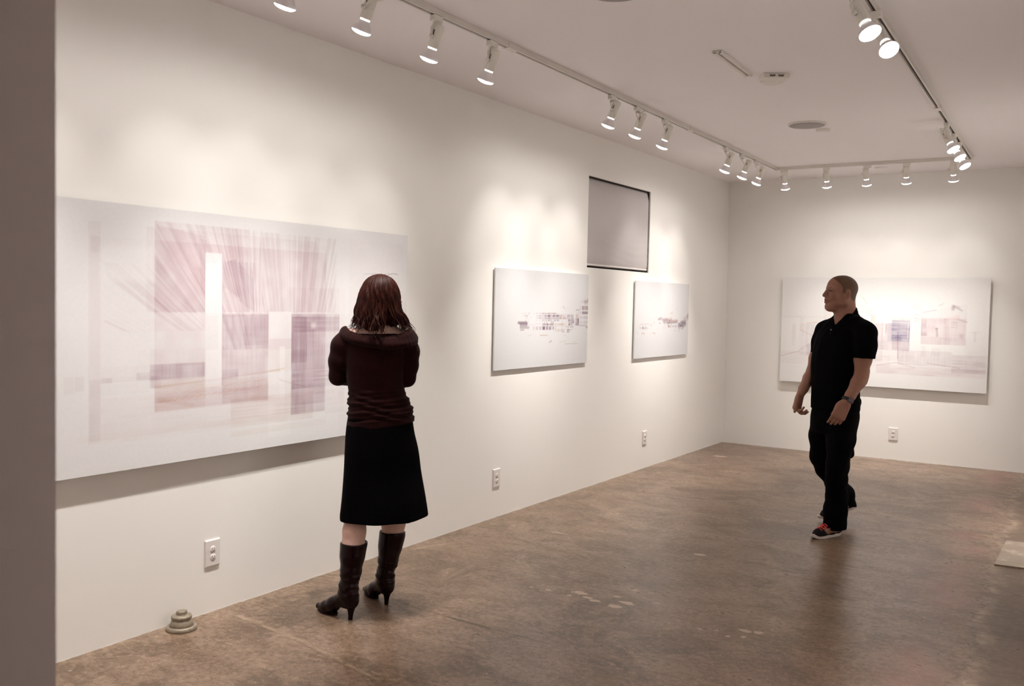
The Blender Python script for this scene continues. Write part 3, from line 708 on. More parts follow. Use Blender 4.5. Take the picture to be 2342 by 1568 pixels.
P.rect(1.3791,0.367,1.4012,0.3867,(.42,.32,.36),0.6,'n',0.006)
P.rect(1.415,0.3669,1.4312,0.3867,(.42,.32,.36),0.6,'n',0.006)
P.rect(1.2722,0.3276,1.3043,0.3471,(.60,.52,.54),0.7,'n',0.006)
P.rect(1.316,0.3273,1.3337,0.3469,(.60,.52,.54),0.8,'n',0.006)
P.rect(1.3497,0.327,1.3699,0.3467,(.42,.32,.36),0.6,'n',0.006)
P.rect(1.3812,0.3267,1.4033,0.3465,(.42,.32,.36),0.6,'n',0.006)
P.rect(1.4171,0.3264,1.4333,0.3462,(.42,.32,.36),0.6,'n',0.006)
P.rect(1.3772,0.2882,1.4312,0.3079,(.42,.32,.36),0.8,'n',0.006)
P.line(1.2565,0.3119,1.38,0.3118,0.004,(.42,.32,.36),0.7)
P.line(1.3337,0.5189,1.4056,0.5086,0.012,(.60,.52,.54),0.7)
P.line(1.3521,0.5051,1.4292,0.5173,0.01,(.42,.32,.36),0.6)
P.line(1.3926,0.5281,1.4262,0.5173,0.008,(.42,.32,.36),0.6)
P.line(1.2755,0.5098,1.3523,0.5023,0.006,(.60,.52,.54),0.5)
P.line(1.347,0.4897,1.4245,0.4924,0.006,(.60,.52,.54),0.6)
P.line(0.9791,0.4647,1.0012,0.4581,0.005,(.58,.46,.34),0.6)
P.line(1.0012,0.4581,1.035,0.442,0.0025,(.58,.46,.34),0.5)
P.line(0.6329,0.2422,0.7504,0.24,0.004,(.58,.46,.34),0.8)
P.line(0.7788,0.1867,0.8124,0.1946,0.006,(.42,.32,.36),0.6)
P.line(0.7532,0.1781,0.7788,0.1867,0.002,(.60,.52,.54),0.6)
P.line(1.0207,0.1657,1.2351,0.1628,0.003,(.58,.46,.34),0.7)
P.line(0.9381,0.1819,0.9815,0.1825,0.004,(.60,.52,.54),0.5)
P.line(0.9923,0.1868,1.0473,0.1868,0.003,(.58,.46,.34),0.4)
P.line(1.154,0.1815,1.2111,0.1828,0.003,(.60,.52,.54),0.4)
P.line(0.4554,0.2443,0.5039,0.2439,0.005,(.60,.52,.54),0.35)
P.line(1.0119,0.2351,1.0451,0.2331,0.004,(.58,.46,.34),0.4)
P.line(0.4931,0.3862,0.4959,0.376,0.004,(.58,.46,.34),0.5)
P.line(0.5691,0.3321,0.6441,0.332,0.002,(.60,.52,.54),0.6)
P.line(0.4957,0.3246,0.5694,0.3249,0.002,(.60,.52,.54),0.5)
hang('wall_print', P, (0, 5.4919, 1.0760), 1, (1,0), .010, .010, 'white print of a dark windowed building row, between the woman and the grey blind')
P = Print(1.3039, 0.7249, .0036, (.65, .645, .66))
P.rect(0.1224,0.2736,0.141,0.2946,(.42,.32,.36),0.6,'n',0.006)
P.rect(0.1509,0.2733,0.1696,0.2851,(.60,.52,.54),0.7,'n',0.006)
P.rect(0.1781,0.2724,0.1969,0.2979,(.22,.13,.18),0.8,'n',0.006)
P.rect(0.2102,0.2719,0.2291,0.287,(.42,.32,.36),0.9,'n',0.006)
P.rect(0.2378,0.2715,0.2581,0.2991,(.22,.13,.18),0.8,'n',0.006)
P.rect(0.267,0.2722,0.3067,0.289,(.60,.52,.54),0.6,'n',0.006)
P.rect(0.091,0.2793,0.1095,0.3028,(.60,.52,.54),0.3,'n',0.006)
P.rect(0.3517,0.2987,0.3874,0.3188,(.60,.52,.54),0.5,'n',0.006)
P.rect(0.415,0.3236,0.4545,0.3439,(.80,.55,.40),0.5,'n',0.006)
P.rect(0.4299,0.3559,0.443,0.3667,(.60,.52,.54),0.5,'n',0.006)
P.rect(0.5518,0.322,0.5889,0.3307,(.42,.32,.36),0.9,'n',0.006)
P.rect(0.6109,0.3385,0.6313,0.355,(.60,.52,.54),0.5,'n',0.006)
P.rect(0.8863,0.2846,0.9294,0.3001,(.42,.24,.20),0.45,'n',0.006)
P.rect(0.9582,0.2823,0.9909,0.2993,(.42,.32,.36),0.8,'n',0.006)
P.rect(1.0437,0.3113,1.0746,0.327,(.22,.13,.18),0.75,'n',0.006)
P.rect(0.8566,0.3074,0.8744,0.3172,(.22,.13,.18),0.6,'n',0.006)
P.rect(0.6666,0.2733,0.7218,0.2898,(.60,.52,.54),0.7,'n',0.006)
P.rect(1.0401,0.2648,1.1066,0.2757,(.42,.32,.36),0.7,'n',0.006)
P.rect(0.9389,0.2457,0.9678,0.2684,(.60,.52,.54),0.3,'n',0.006)
P.rect(0.6684,0.305,0.7375,0.3133,(.60,.52,.54),0.3,'n',0.006)
P.rect(0.9347,0.3137,0.9636,0.325,(.60,.52,.54),0.4,'n',0.006)
P.lift(P.rectmask(0.6807,0.2772,0.7117,0.2855,0.004),0.8)
P.line(0.1147,0.317,0.316,0.3213,0.006,(.60,.52,.54),0.6)
P.line(0.536,0.3663,0.6094,0.3769,0.01,(.42,.32,.36),0.7)
P.line(0.5498,0.3594,0.6168,0.3673,0.008,(.60,.52,.54),0.8)
P.line(0.6378,0.3603,0.7339,0.3632,0.012,(.42,.32,.36),0.7)
P.line(0.7339,0.3632,0.8606,0.3599,0.012,(.42,.24,.20),0.5)
P.line(0.6664,0.3423,0.8122,0.3441,0.014,(.42,.32,.36),0.7)
P.line(0.8123,0.3433,1.0127,0.3486,0.012,(.42,.24,.20),0.6)
P.line(0.6675,0.3257,0.7573,0.3278,0.01,(.60,.52,.54),0.6)
P.line(0.7714,0.3268,1.0139,0.3335,0.008,(.22,.13,.18),0.6)
P.line(0.7716,0.3235,0.7948,0.2926,0.012,(.42,.32,.36),0.6)
P.line(0.7807,0.2941,0.8514,0.2914,0.01,(.42,.24,.20),0.5)
P.line(1.0458,0.2985,1.2241,0.3097,0.02,(.22,.13,.18),0.65)
P.line(1.0829,0.2952,1.1572,0.2973,0.01,(.22,.13,.18),0.6)
P.line(1.1024,0.3309,1.2304,0.3256,0.014,(.22,.13,.18),0.6)
P.line(1.1465,0.3392,1.2287,0.3474,0.014,(.42,.32,.36),0.7)
P.line(1.1817,0.3693,1.2712,0.3894,0.012,(.60,.52,.54),0.7)
P.line(1.2784,0.3952,1.323,0.4156,0.022,(.42,.32,.36),0.8)
P.line(1.2432,0.3575,1.3184,0.3747,0.014,(.60,.52,.54),0.7)
P.line(1.1369,0.2687,1.1808,0.2827,0.014,(.42,.32,.36),0.6)
P.line(0.1604,0.2337,0.2264,0.2317,0.006,(.58,.46,.34),0.8)
P.line(0.4157,0.2374,0.469,0.2262,0.006,(.58,.46,.34),0.7)
P.line(0.0554,0.2355,0.083,0.235,0.006,(.60,.52,.54),0.4)
P.line(0.8347,0.4238,0.898,0.4337,0.006,(.58,.46,.34),0.4)
P.line(0.8352,0.4168,0.892,0.4188,0.005,(.58,.46,.34),0.4)
P.line(0.9105,0.4098,0.9153,0.3943,0.004,(.58,.46,.34),0.5)
P.line(1.0423,0.2471,1.079,0.248,0.006,(.58,.46,.34),0.5)
P.line(0.9405,0.2457,0.9693,0.2482,0.005,(.58,.46,.34),0.4)
P.line(0.9894,0.4666,1.0113,0.4667,0.006,(.60,.52,.54),0.3)
P.line(0.8448,0.3818,0.8767,0.3831,0.008,(.58,.46,.34),0.3)
P.line(0.3516,0.2223,0.3806,0.2245,0.004,(.58,.46,.34),0.3)
P.line(0.4746,0.3868,0.4848,0.3841,0.005,(.58,.46,.34),0.4)
hang('wall_print', P, (0, 7.8215, 1.0673), 1, (1,0), .010, .010, 'small white print of sparse building fragments hanging below and right of the grey blind')
P = Print(2.0574, 1.1471, .0036, (.80, .785, .78))
P.rect(1.1503,0.4872,1.3276,0.7043,BL,0.72,'h',0.004)
P.rect(1.1526,0.4871,1.2526,0.5573,BL,0.45,'n',0.03)
P.rect(1.1104,0.4856,1.1513,0.6764,BL,0.2,'',0.004)
P.rect(1.1503,0.6963,1.3276,0.7057,(.5,.32,.34),0.5,'h',0.004)
P.rect(0.9864,0.3895,1.3286,0.6727,MV,0.34,'x',0.004)
P.rect(1.1583,0.397,1.3325,0.4872,MV,0.25,'x',0.004)
P.rect(1.1495,0.7043,1.3267,0.7277,PK,0.25,'v',0.004)
P.rect(1.0484,0.3991,1.0737,0.7249,PK,0.15,'v',0.004)
P.rect(0.8908,0.7479,0.9121,0.8257,TN,0.4,'v',0.004)
P.rect(0.9198,0.7486,0.9487,0.8263,TN,0.3,'v',0.004)
P.rect(0.9495,0.6717,0.9771,0.7527,TN,0.2,'v',0.004)
P.line(0.9493,0.7594,0.9559,0.5771,0.006,TN,0.5)
P.line(0.9726,0.7533,0.979,0.578,0.006,TN,0.4)
P.line(0.8543,0.9368,0.8955,0.8732,0.006,(.8,.55,.45),0.5)
P.lift(P.rectmask(1.0709,0.5277,1.0836,0.7155,0.004),0.7)
P.rect(1.0856,0.5684,1.1033,0.6622,PK,0.4,'v',0.004)
P.rect(1.4342,0.5547,1.4888,0.7255,MV,0.34,'v',0.004)
P.rect(1.4337,0.4692,1.8525,0.7387,PK,0.34,'x',0.004)
P.rect(1.6417,0.4714,1.695,0.7312,PK,0.16,'v',0.004)
P.rect(1.4392,0.5547,1.4938,0.5941,MV,0.25,'n',0.004)
P.rect(1.4411,0.4692,1.8599,0.5415,MV,0.14,'h',0.004)
P.ink(P.poly([(1.6473, 0.7411), (1.7874, 0.7752), (1.7948, 0.7355), (1.6955, 0.7198), (1.648, 0.7217)])*P.tex('n'),(.76,.52,.52),0.3)
P.ink(P.poly([(1.121, 0.7303), (1.3686, 0.7633), (1.6553, 0.8419), (1.8531, 0.8846), (1.8603, 0.6988), (1.4933, 0.6878), (1.3701, 0.7237)])*P.tex('n'),GY,0.1)
P.rect(1.7131,0.8206,1.7396,0.8755,MV,0.45,'n',0.02)
P.line(1.7314,0.8597,1.8091,0.8195,0.007,MV,0.5)
P.line(1.7428,0.8696,1.7905,0.848,0.005,MV,0.4)
P.line(1.4409,0.7914,1.5726,0.8219,0.004,MV,0.45)
P.line(1.5949,0.8634,1.6328,0.8869,0.004,MV,0.35)
P.line(1.7716,0.7316,1.8601,0.7039,0.005,TN,0.5)
P.line(1.5828,0.6318,1.5886,0.5569,0.01,(.42,.38,.36),0.6)
P.line(1.5708,0.6314,1.5918,0.6308,0.006,(.42,.38,.36),0.5)
P.rect(1.7949,0.5357,1.8299,0.5808,MV,0.45,'n',0.03)
P.line(1.2124,0.5861,1.2208,0.3062,0.004,MV,0.6)
P.line(1.1943,0.5334,1.2225,0.5318,0.008,(.4,.36,.42),0.5)
P.lift(P.rectmask(1.3056,0.52,1.3143,0.669,0.004),0.6)
P.line(1.3595,0.7624,1.3808,0.7669,0.005,(.6,.5,.48),0.45)
P.line(1.3808,0.7669,1.4208,0.7587,0.005,(.6,.5,.48),0.45)
P.line(1.3608,0.7261,1.3821,0.7307,0.005,(.6,.5,.48),0.45)
P.line(1.3821,0.7307,1.4222,0.7226,0.005,(.6,.5,.48),0.45)
P.line(1.3619,0.6984,1.3832,0.703,0.005,(.6,.5,.48),0.45)
P.line(1.3832,0.703,1.4232,0.6949,0.005,(.6,.5,.48),0.45)
P.line(1.7113,0.6937,1.7317,0.6982,0.005,(.6,.5,.48),0.45)
P.line(1.7317,0.6982,1.7702,0.6903,0.005,(.6,.5,.48),0.45)
P.line(1.712,0.6743,1.7325,0.6788,0.005,(.6,.5,.48),0.45)
P.line(1.7325,0.6788,1.771,0.6709,0.005,(.6,.5,.48),0.45)
P.line(1.713,0.6484,1.7335,0.6529,0.005,(.6,.5,.48),0.45)
P.line(1.7335,0.6529,1.7719,0.6452,0.005,(.6,.5,.48),0.45)
P.rect(1.346,0.8156,1.4255,0.875,MV,0.1,'x',0.004)
P.rect(1.8521,0.1974,2.0472,0.6086,MV,0.12,'n',0.03,grad='down')
P.rect(1.7325,0.1898,2.0505,0.3711,MV,0.26,'h',0.004)
P.rect(1.012,0.1436,2.0457,0.2348,PK,0.32,'h',0.004)
P.rect(1.2211,0.2464,1.7305,0.3997,MV,0.22,'x',0.004)
P.rect(0.7994,0.2713,1.0701,0.3805,MV,0.22,'h',0.004)
P.rect(0.9967,0.2815,1.382,0.3895,MV,0.12,'h',0.004)
P.rect(1.4446,0.3442,1.4901,0.4494,MV,0.16,'v',0.004)
P.rect(1.5392,0.3553,1.623,0.4339,MV,0.12,'n',0.004)
P.rect(1.9244,0.5088,1.9445,0.6111,MV,0.16,'n',0.02)
P.rect(1.8928,0.6004,1.9847,0.6068,MV,0.16,'n',0.02)
P.line(1.0122,0.228,1.2073,0.2654,0.005,PK,0.5)
P.line(1.2073,0.2654,1.3889,0.2221,0.005,PK,0.4)
P.line(1.5089,0.2748,1.8081,0.2391,0.005,PK,0.5)
P.rect(-0.002,0.7048,0.4781,0.7271,TN,0.12,'h',0.004)
P.rect(0.2004,0.3006,0.3634,0.6437,MV,0.14,'v',0.004)
P.rect(0.2848,0.2988,0.3714,0.4146,MV,0.25,'n',0.02)
P.rect(0.1179,0.3968,0.1565,0.6413,PK,0.16,'v',0.004)
P.rect(0.0091,0.2013,1.1481,0.3357,PK,0.14,'h',0.004)
P.rect(0.4518,0.6516,0.5367,0.8804,PK,0.15,'n',0.004)
P.rect(0.7669,0.6825,0.8897,0.8646,PK,0.15,'v',0.004)
P.rect(0.1981,0.5553,0.2419,0.7101,TN,0.15,'v',0.004)
P.line(0.2768,0.6482,0.3845,0.6624,0.006,(.7,.45,.35),0.5)
P.line(0.2027,0.5774,0.3576,0.5057,0.004,TN,0.4)
P.line(0.011,0.2797,0.2107,0.3449,0.005,PK,0.5)
P.line(0.2103,0.356,0.317,0.427,0.005,PK,0.4)
hang('wall_print', P, (0.6576, L, 0.7587), 1, (0,-1), .018, .027, 'wide white print with a grey-violet square, on the end wall behind the man')
# ------------------------------------------------------------------ lighting tracks
def track(p0, p1, label, joints=()):
    p0 = Vector(p0); p1 = Vector(p1); d = (p1-p0); ln = d.length
    root = empty('lighting_track', (p0.x, p0.y, H), math.atan2(d.y, d.x)); tag(root, label, 'track', 'white ceiling lighting tracks')
    b = MB(); w = .018
    b.box((0, -w, -.006), (ln, w, 0)); b.box((0, -w, -TRK), (ln, -w+.009, -.006)); b.box((0, w-.009, -TRK), (ln, w, -.006))
    b.build('rail', M['track'], root)
    s = MB(); s.box((.01, -w+.009, -.012), (ln-.01, w-.009, -.006)); s.build('conductor_slot', M['slot'], root)
    for j in joints:
        q = MB(); q.box((j-.05, -w-.003, -TRK-.003), (j+.05, w+.003, 0)); q.build('joiner', M['track'], root)
track((.900, .95), (.822, 9.372), 'white lighting track on the ceiling along the left wall', (3.38, 6.05))
track((.800, 9.372), (2.60, 9.402), 'short white lighting track across the far end of the ceiling', (1.02,))
track((2.80, 1.60), (2.585, 9.43), 'white lighting track down the right side of the ceiling', (5.40,))

def spot_lamp(conn, bulb, aim, label, power=30, side=-1, beams=None, tint=(1, .962, .905), size=66):
    """conn: point on the track; bulb: middle of the bulb face; aim: beam direction"""
    cx, cy = conn; z0 = H-TRK
    root = empty('track_spotlight', (cx, cy, z0)); tag(root, label, 'spotlight', 'white track spotlights')
    O = Vector((cx, cy, z0)); a = Vector(aim).normalized(); B = Vector(bulb)-O
    hor = Vector((a.x, a.y, 0)); hor = hor.normalized() if hor.length > 1e-3 else Vector((1,0,0))
    sidev = Vector((0,0,1)).cross(hor)*side
    Mb = frame(B, -a)                       # local z runs from the bulb face back up the lamp
    ad = MB(); along = Vector((0,1,0)) if abs(hor.x) > .7 else Vector((1,0,0))
    Ma = frame((0,0,0), (0,0,1), along)
    ad.box((-.034, -.016, -.030), (.034, .016, -.0004), Ma, bev=.003); ad.box((-.012, -.012, -.046), (.012, .012, -.028), Ma)
    ad.build('track_adapter', M['lamp'], root)
    top = B - a*.165; mid = B - a*.105
    h = MB(); h.lathe([(.0235, .056), (.0275, .060), (.0275, .160), (.024, .168), (.010, .170)], 28, Mb); hs = h.build('lamp_tube', M['lamp'], root)
    sl = MB(); Ms = frame(B, -a, sidev); sl.box((.0262, -.0022, .095), (.0285, .0022, .140), Ms); sl.build('slit', M['slit'], hs)
    br = MB(); s0 = Vector((0,0,-.040)); s1 = mid + sidev*.0335
    br.tube([s0, s0+sidev*.018+Vector((0,0,-.004)), s1*.35+s0*.65+sidev*.022, s1], .0042, 6, 2.0); br.build('bracket', M['lamp'], root)
    kn = MB(); kn.lathe([(.010, -.004), (.011, .006), (.009, .012)], 16, frame(s1, sidev)); kn.build('knob', M['lamp'], root)
    wi = MB(); pts = []
    for i in range(12):
        t = i/11; pts.append(s0.lerp(top, t) + hor*(-.028*math.sin(math.pi*t)) + sidev*(-.014*math.sin(2.4*math.pi*t)) + Vector((0,0,.012*math.sin(math.pi*t))))
    wi.tube(pts, .0022, 6); wi.build('wire', M['lamp'], root)
    bu = MB(); bu.lathe([(.046, .000), (.0465, .004), (.042, .014), (.034, .028), (.026, .042), (.021, .050), (.020, .054)], 36, Mb)
    bulb_o = bu.build('bulb_reflector', M['chrome'], root)
    le = MB(); le.lathe([(.0455, .002), (.044, -.003), (.036, -.009), (.022, -.0135), (.004, -.0150)], 36, Mb); le.build('bulb_lens', M['lens'], bulb_o)
    gl = MB(); gl.lathe([(.0215, .049), (.0225, .051), (.0225, .0575), (.0215, .0590)], 28, Mb); gl.build('bulb_collar', M['leak'], bulb_o)
    # the flood lamp's light: a broad body, a hot heart and a faint spill round it
    for nm, frac, sz, bl, tilt in (beams or BEAMS):
        ld = bpy.data.lights.new(nm, 'SPOT'); ld.energy = power*frac; ld.color = tint
        ld.spot_size = R(sz); ld.spot_blend = bl; ld.shadow_soft_size = .022
        t_ = tilt if tilt is not None else math.tan(math.acos(-a.z))
        dv = Vector((hor.x*t_, hor.y*t_, -1)).normalized()
        lo = bpy.data.objects.new(nm, ld); col.objects.link(lo); lo.parent = root; lo.matrix_local = frame(B + a*.022, -dv)
    return root

LW = -.50   # sideways lean of the wall-washing lamps per unit of drop
PW = 26
BEAMS = (('lamp_beam', 2.8, 64, 1.0, .285), ('lamp_heart', .80, 54, 1.0, .98), ('lamp_spill', .26, 150, .6, None))
BEAMS_LOW = (('lamp_beam', 2.85, 62, 1.0, .25), ('lamp_heart', .48, 54, 1.0, .90), ('lamp_spill', .20, 150, .6, None))
left = [  # y, bulb x, bulb z, label
 (1.38, .79, 2.77, 'track spotlight at the near end of the left track, out of view'),  # unseen lamp added to light the near part of the left wall
 (2.06, .79, 2.77, 'track spotlight second from the near end of the left track, out of view above the largest print'),  # also unseen, added for its light on the largest print
 (2.763, .765, 2.775, 'track spotlight cut off by the top of the picture, leftmost of the visible lamps'),
 (3.226, .770, 2.79, 'second visible track spotlight from the left, its housing cut by the picture top'),
 (3.649, .831, 2.754, 'third visible track spotlight from the left, with dark slit in its white tube'),
 (4.142, .832, 2.752, 'fourth visible track spotlight from the left, just before the long gap in the row'),
 (5.594, .831, 2.758, 'first lamp after the long gap on the left track, nearest of the middle trio'),
 (6.001, .836, 2.755, 'middle lamp of the trio on the left track above the medium print'),
 (6.493, .829, 2.754, 'farthest lamp of the middle trio on the left track, its wire sticking out'),
 (7.842, .831, 2.748, 'nearest of the last three lamps on the left track before the corner'),
 (8.277, .839, 2.746, 'middle of the last three lamps on the left track before the corner'),
 (8.687, .839, 2.741, 'last lamp on the left track, nearest the track corner')]
for i, (y, bx, bz, lb) in enumerate(left):
    tx = .9 - (y-.95)*.00926
    lean = (.34, .10) if y > 5 else (.34, .0)
    spot_lamp((tx, y), (bx, y, bz), (-.42, 0.02*(i % 3-1), -1), lb, PW, side=1, beams=BEAMS_LOW if y < 5 else BEAMS)
back = [(.895, .879, 9.49, 'leftmost lamp of the five on the far track, dimmest with an unlit-looking bulb', 8),
 (1.312, 1.294, 9.49, 'second lamp from the left on the far track', PW), (1.693, 1.672, 9.49, 'middle lamp of the five on the far track', PW),
 (2.044, 2.032, 9.49, 'fourth lamp from the left on the far track', PW), (2.452, 2.44, 9.49, 'rightmost lamp of the five on the far track, below the right corner', PW)]
for i, (x, bx, by, lb, pw) in enumerate(back):
    spot_lamp((x, 9.378+(x-.8)*.0167), (bx, by, 2.783), (.02*(i % 3-1), .40, -1), lb, pw*.90, side=1, beams=BEAMS_LOW)
rightl = [(2.60, 2.86, 2.77, (.5, 0, -1), 'lamp at the near end of the right track, out of view above the picture'),  # first entry is an unseen extra lamp added for more light
 (4.02, 2.825, 2.70, (.50, -.30, -1), 'upper of the two glaring lamps at top right, tube cut by the picture top'),
 (4.587, 2.79, 2.772, (.55, -.62, -1), 'lower of the two glaring lamps at the top right, face turned to the viewer'),
 (7.525, 2.69, 2.759, (.55, -.22, -1), 'nearest of the three overlapping lamps at the far end of the right track'),
 (8.016, 2.675, 2.768, (.55, -.22, -1), 'middle of the three overlapping lamps at the far end of the right track'),
 (8.433, 2.662, 2.760, (.55, -.22, -1), 'lowest-looking and farthest of the three overlapping lamps on the right track')]
for y, bx, bz, aim, lb in rightl:
    spot_lamp((2.80-(y-1.6)*.0275, y), (bx, y, bz), aim, lb, PW*1.8, beams=(('lamp_beam', 2.5, 66, 1.0, .60), ('lamp_heart', .42, 52, 1.0, .90), ('lamp_spill', .12, 150, .6, None)))

# ------------------------------------------------------------------ things set in the ceiling
def disc(name, x, y, r, label, cat, group=None, dark=None, t=.012):
    root = empty(name, (x, y, H)); tag(root, label, cat, group)
    b = MB(); b.lathe([(r, 0), (r, -t*.6), (r*.93, -t)] + ([(r*.93, -t*.8)] if dark else [(r*.5, -t*1.15)]), 48); b.build('rim' if dark else 'cover', M['white'], root)
    if dark:
        g = MB(); g.lathe([(r*.92, -.001), (r*.92, -t*1.02), (r*.4, -t*.95), (.002, -t)], 48); g.build('grille', M['grille'], root)
    else:
        for s_ in (-1, 1):
            q = MB(); q.lathe([(.004, -t*.9), (.004, -t*1.25)], 8, Matrix.Translation((s_*r*.62, 0, 0))); q.build('screw', M['plate'], root)
disc('ceiling_speaker', 1.685, 7.275, .142, 'round grey ceiling speaker grille in the middle of the ceiling', 'speaker', 'round ceiling speakers', True)
disc('ceiling_speaker', 1.767, 3.810, .142, 'round ceiling speaker cut off by the top of the picture', 'speaker', 'round ceiling speakers', True)
disc('cover_plate', 1.862, 5.812, .068, 'round white blank cover on the ceiling touching the small rectangular detector', 'cover plate', 'round ceiling blanks')
disc('cover_plate', 1.738, 7.545, .055, 'small round white blank cover beside the middle ceiling speaker', 'cover plate', 'round ceiling blanks')
disc('cover_plate', 1.736, 9.800, .062, 'small round white blank cover beyond the far lighting track', 'cover plate', 'round ceiling blanks', t=.008)
root = empty('ceiling_slot', (1.812, 4.97, H), math.atan2(.60, -.020)); tag(root, 'narrow white slot diffuser on the ceiling, slanting towards the round cover', 'vent')
b = MB(); b.box((0, -.024, -.013), (.60, -.008, 0)); b.box((0, .008, -.013), (.60, .024, 0)); b.box((0, -.024, -.013), (.012, .024, 0)); b.box((.588, -.024, -.013), (.60, .024, 0)); b.build('frame', M['white'], root)
b = MB(); b.box((.012, -.008, -.006), (.588, .008, 0)); b.build('slot', M['grille'], root)
root = empty('detector', (1.925, 5.655, H), R(33)); tag(root, 'small rectangular white detector with two dark slots on the ceiling', 'detector')
b = MB(); b.box((-.080, -.050, -.028), (.080, .050, 0), bev=.004); b.build('housing', M['white'], root)
for s_ in (-1, 1):
    q = MB(); q.tube([(s_*.026-.016, -.0505, -.014), (s_*.026, -.052, -.017), (s_*.026+.016, -.0505, -.014)], .0045, 8); q.build('slot', M['hole'], root)
# ------------------------------------------------------------------ figures: smooth implicit surfaces
class Field:
    def __init__(s, lo, hi, h):
        s.h = h; s.lo = np.array(lo, float)
        s.ax = [np.arange(lo[i], hi[i]+h, h, dtype=np.float32) for i in range(3)]
        s.F = np.full([len(a) for a in s.ax], 1.0, np.float32)
    def sl(s, lo, hi):
        r = []
        for i in range(3):
            a = int(max(0, math.floor((lo[i]-s.lo[i])/s.h))); b = int(min(len(s.ax[i]), math.ceil((hi[i]-s.lo[i])/s.h)+1)); r.append(slice(a, max(a, b)))
        return tuple(r)
    def grid(s, q): return [s.ax[i][q[i]].reshape([-1 if j == i else 1 for j in range(3)]) for i in range(3)]
    def put(s, q, d, k, mode='add'):
        F = s.F[q]
        if mode == 'add':
            if k > 0: h = np.maximum(k-np.abs(F-d), 0)/k; s.F[q] = np.minimum(F, d)-h*h*k*.25
            else: s.F[q] = np.minimum(F, d)
        else:
            d = -d
            if k > 0: h = np.maximum(k-np.abs(F-d), 0)/k; s.F[q] = np.maximum(F, d)+h*h*k*.25
            else: s.F[q] = np.maximum(F, d)
    def cone(s, a, b, r1, r2, k=.02, mode='add', flat=None):
        a = np.array(a, float); b = np.array(b, float); m = k+3*s.h
        lo = np.minimum(a-r1, b-r2)-m; hi = np.maximum(a+r1, b+r2)+m
        q = s.sl(lo, hi); X, Y, Z = s.grid(q); d = b-a; l2 = max(1e-9, d@d)
        px, py, pz = X-a[0], Y-a[1], Z-a[2]
        t = np.clip((px*d[0]+py*d[1]+pz*d[2])/l2, 0, 1)
        px, py, pz = px-t*d[0], py-t*d[1], pz-t*d[2]
        if flat is not None:                       # squash: thinner along the unit vector n by factor f
            n, f = flat; n = np.array(n, float); n /= np.linalg.norm(n); c = px*n[0]+py*n[1]+pz*n[2]; g = 1/f-1
            px, py, pz = px+c*n[0]*g, py+c*n[1]*g, pz+c*n[2]*g
        s.put(q, (np.sqrt(px*px+py*py+pz*pz)-(r1+t*(r2-r1))).astype(np.float32), k, mode)
    def ell(s, c, r, B=None, k=.02, mode='add'):
        c = np.array(c, float); r = np.array(r, float); m = k+3*s.h; q = s.sl(c-r.max()-m, c+r.max()+m); X, Y, Z = s.grid(q)
        B = np.eye(3) if B is None else np.array(B, float)
        P = [(X-c[0])*B[i][0]+(Y-c[1])*B[i][1]+(Z-c[2])*B[i][2] for i in range(3)]
        k0 = np.sqrt(sum((P[i]/r[i])**2 for i in range(3))); k1 = np.sqrt(sum((P[i]/r[i]**2)**2 for i in range(3)))+1e-6
        s.put(q, (k0*(k0-1)/k1).astype(np.float32), k, mode)
    def chain(s, pts, k=.02, **kw):
        for (a, ra), (b, rb) in zip(pts[:-1], pts[1:]): s.cone(a, b, ra, rb, k, **kw)
    def column(s, keys, k=.02, n=2.2, wob=None):
        """keys: z, centre u, centre v, half-width a, half-depth b, turn (radians)"""
        K = np.array(sorted(keys), float); z0, z1 = K[0, 0], K[-1, 0]; rm = max(K[:, 3].max(), K[:, 4].max()); m = k+3*s.h
        q = s.sl((K[:, 1].min()-rm-m, K[:, 2].min()-rm-m, z0-m), (K[:, 1].max()+rm+m, K[:, 2].max()+rm+m, z1+m)); X, Y, Z = s.grid(q)
        zc = np.clip(Z.ravel(), z0, z1); V = []
        for j in range(1, 6):                      # catmull-rom through the keys
            i = np.clip(np.searchsorted(K[:, 0], zc, 'right')-1, 0, len(K)-2); h = K[i+1, 0]-K[i, 0]; t = (zc-K[i, 0])/h
            sl_ = np.gradient(K[:, j], K[:, 0]); t2, t3 = t*t, t*t*t
            V.append(((2*t3-3*t2+1)*K[i, j]+(t3-2*t2+t)*h*sl_[i]+(-2*t3+3*t2)*K[i+1, j]+(t3-t2)*h*sl_[i+1]).reshape(1, 1, -1))
        cu, cv, a, b, th = V; dx, dy = X-cu, Y-cv; c_, s_ = np.cos(th), np.sin(th); x = dx*c_+dy*s_; y = -dx*s_+dy*c_
        rho = (np.abs(x/a)**n+np.abs(y/b)**n)**(1/n)+1e-6; rad = np.sqrt(dx*dx+dy*dy)
        d = rad*(1-1/rho)
        if wob is not None: d = d+wob(X, Y, Z)
        d = np.maximum(d, np.maximum(Z-z1, z0-Z)); s.put(q, d.astype(np.float32), k)
    def add(s, fn): X, Y, Z = s.grid((slice(None),)*3); s.F += fn(X, Y, Z).astype(np.float32)
    def cut(s, fn, k=0):
        X, Y, Z = s.grid((slice(None),)*3); s.put((slice(None),)*3, fn(X, Y, Z).astype(np.float32)+np.zeros_like(s.F), k, 'sub')
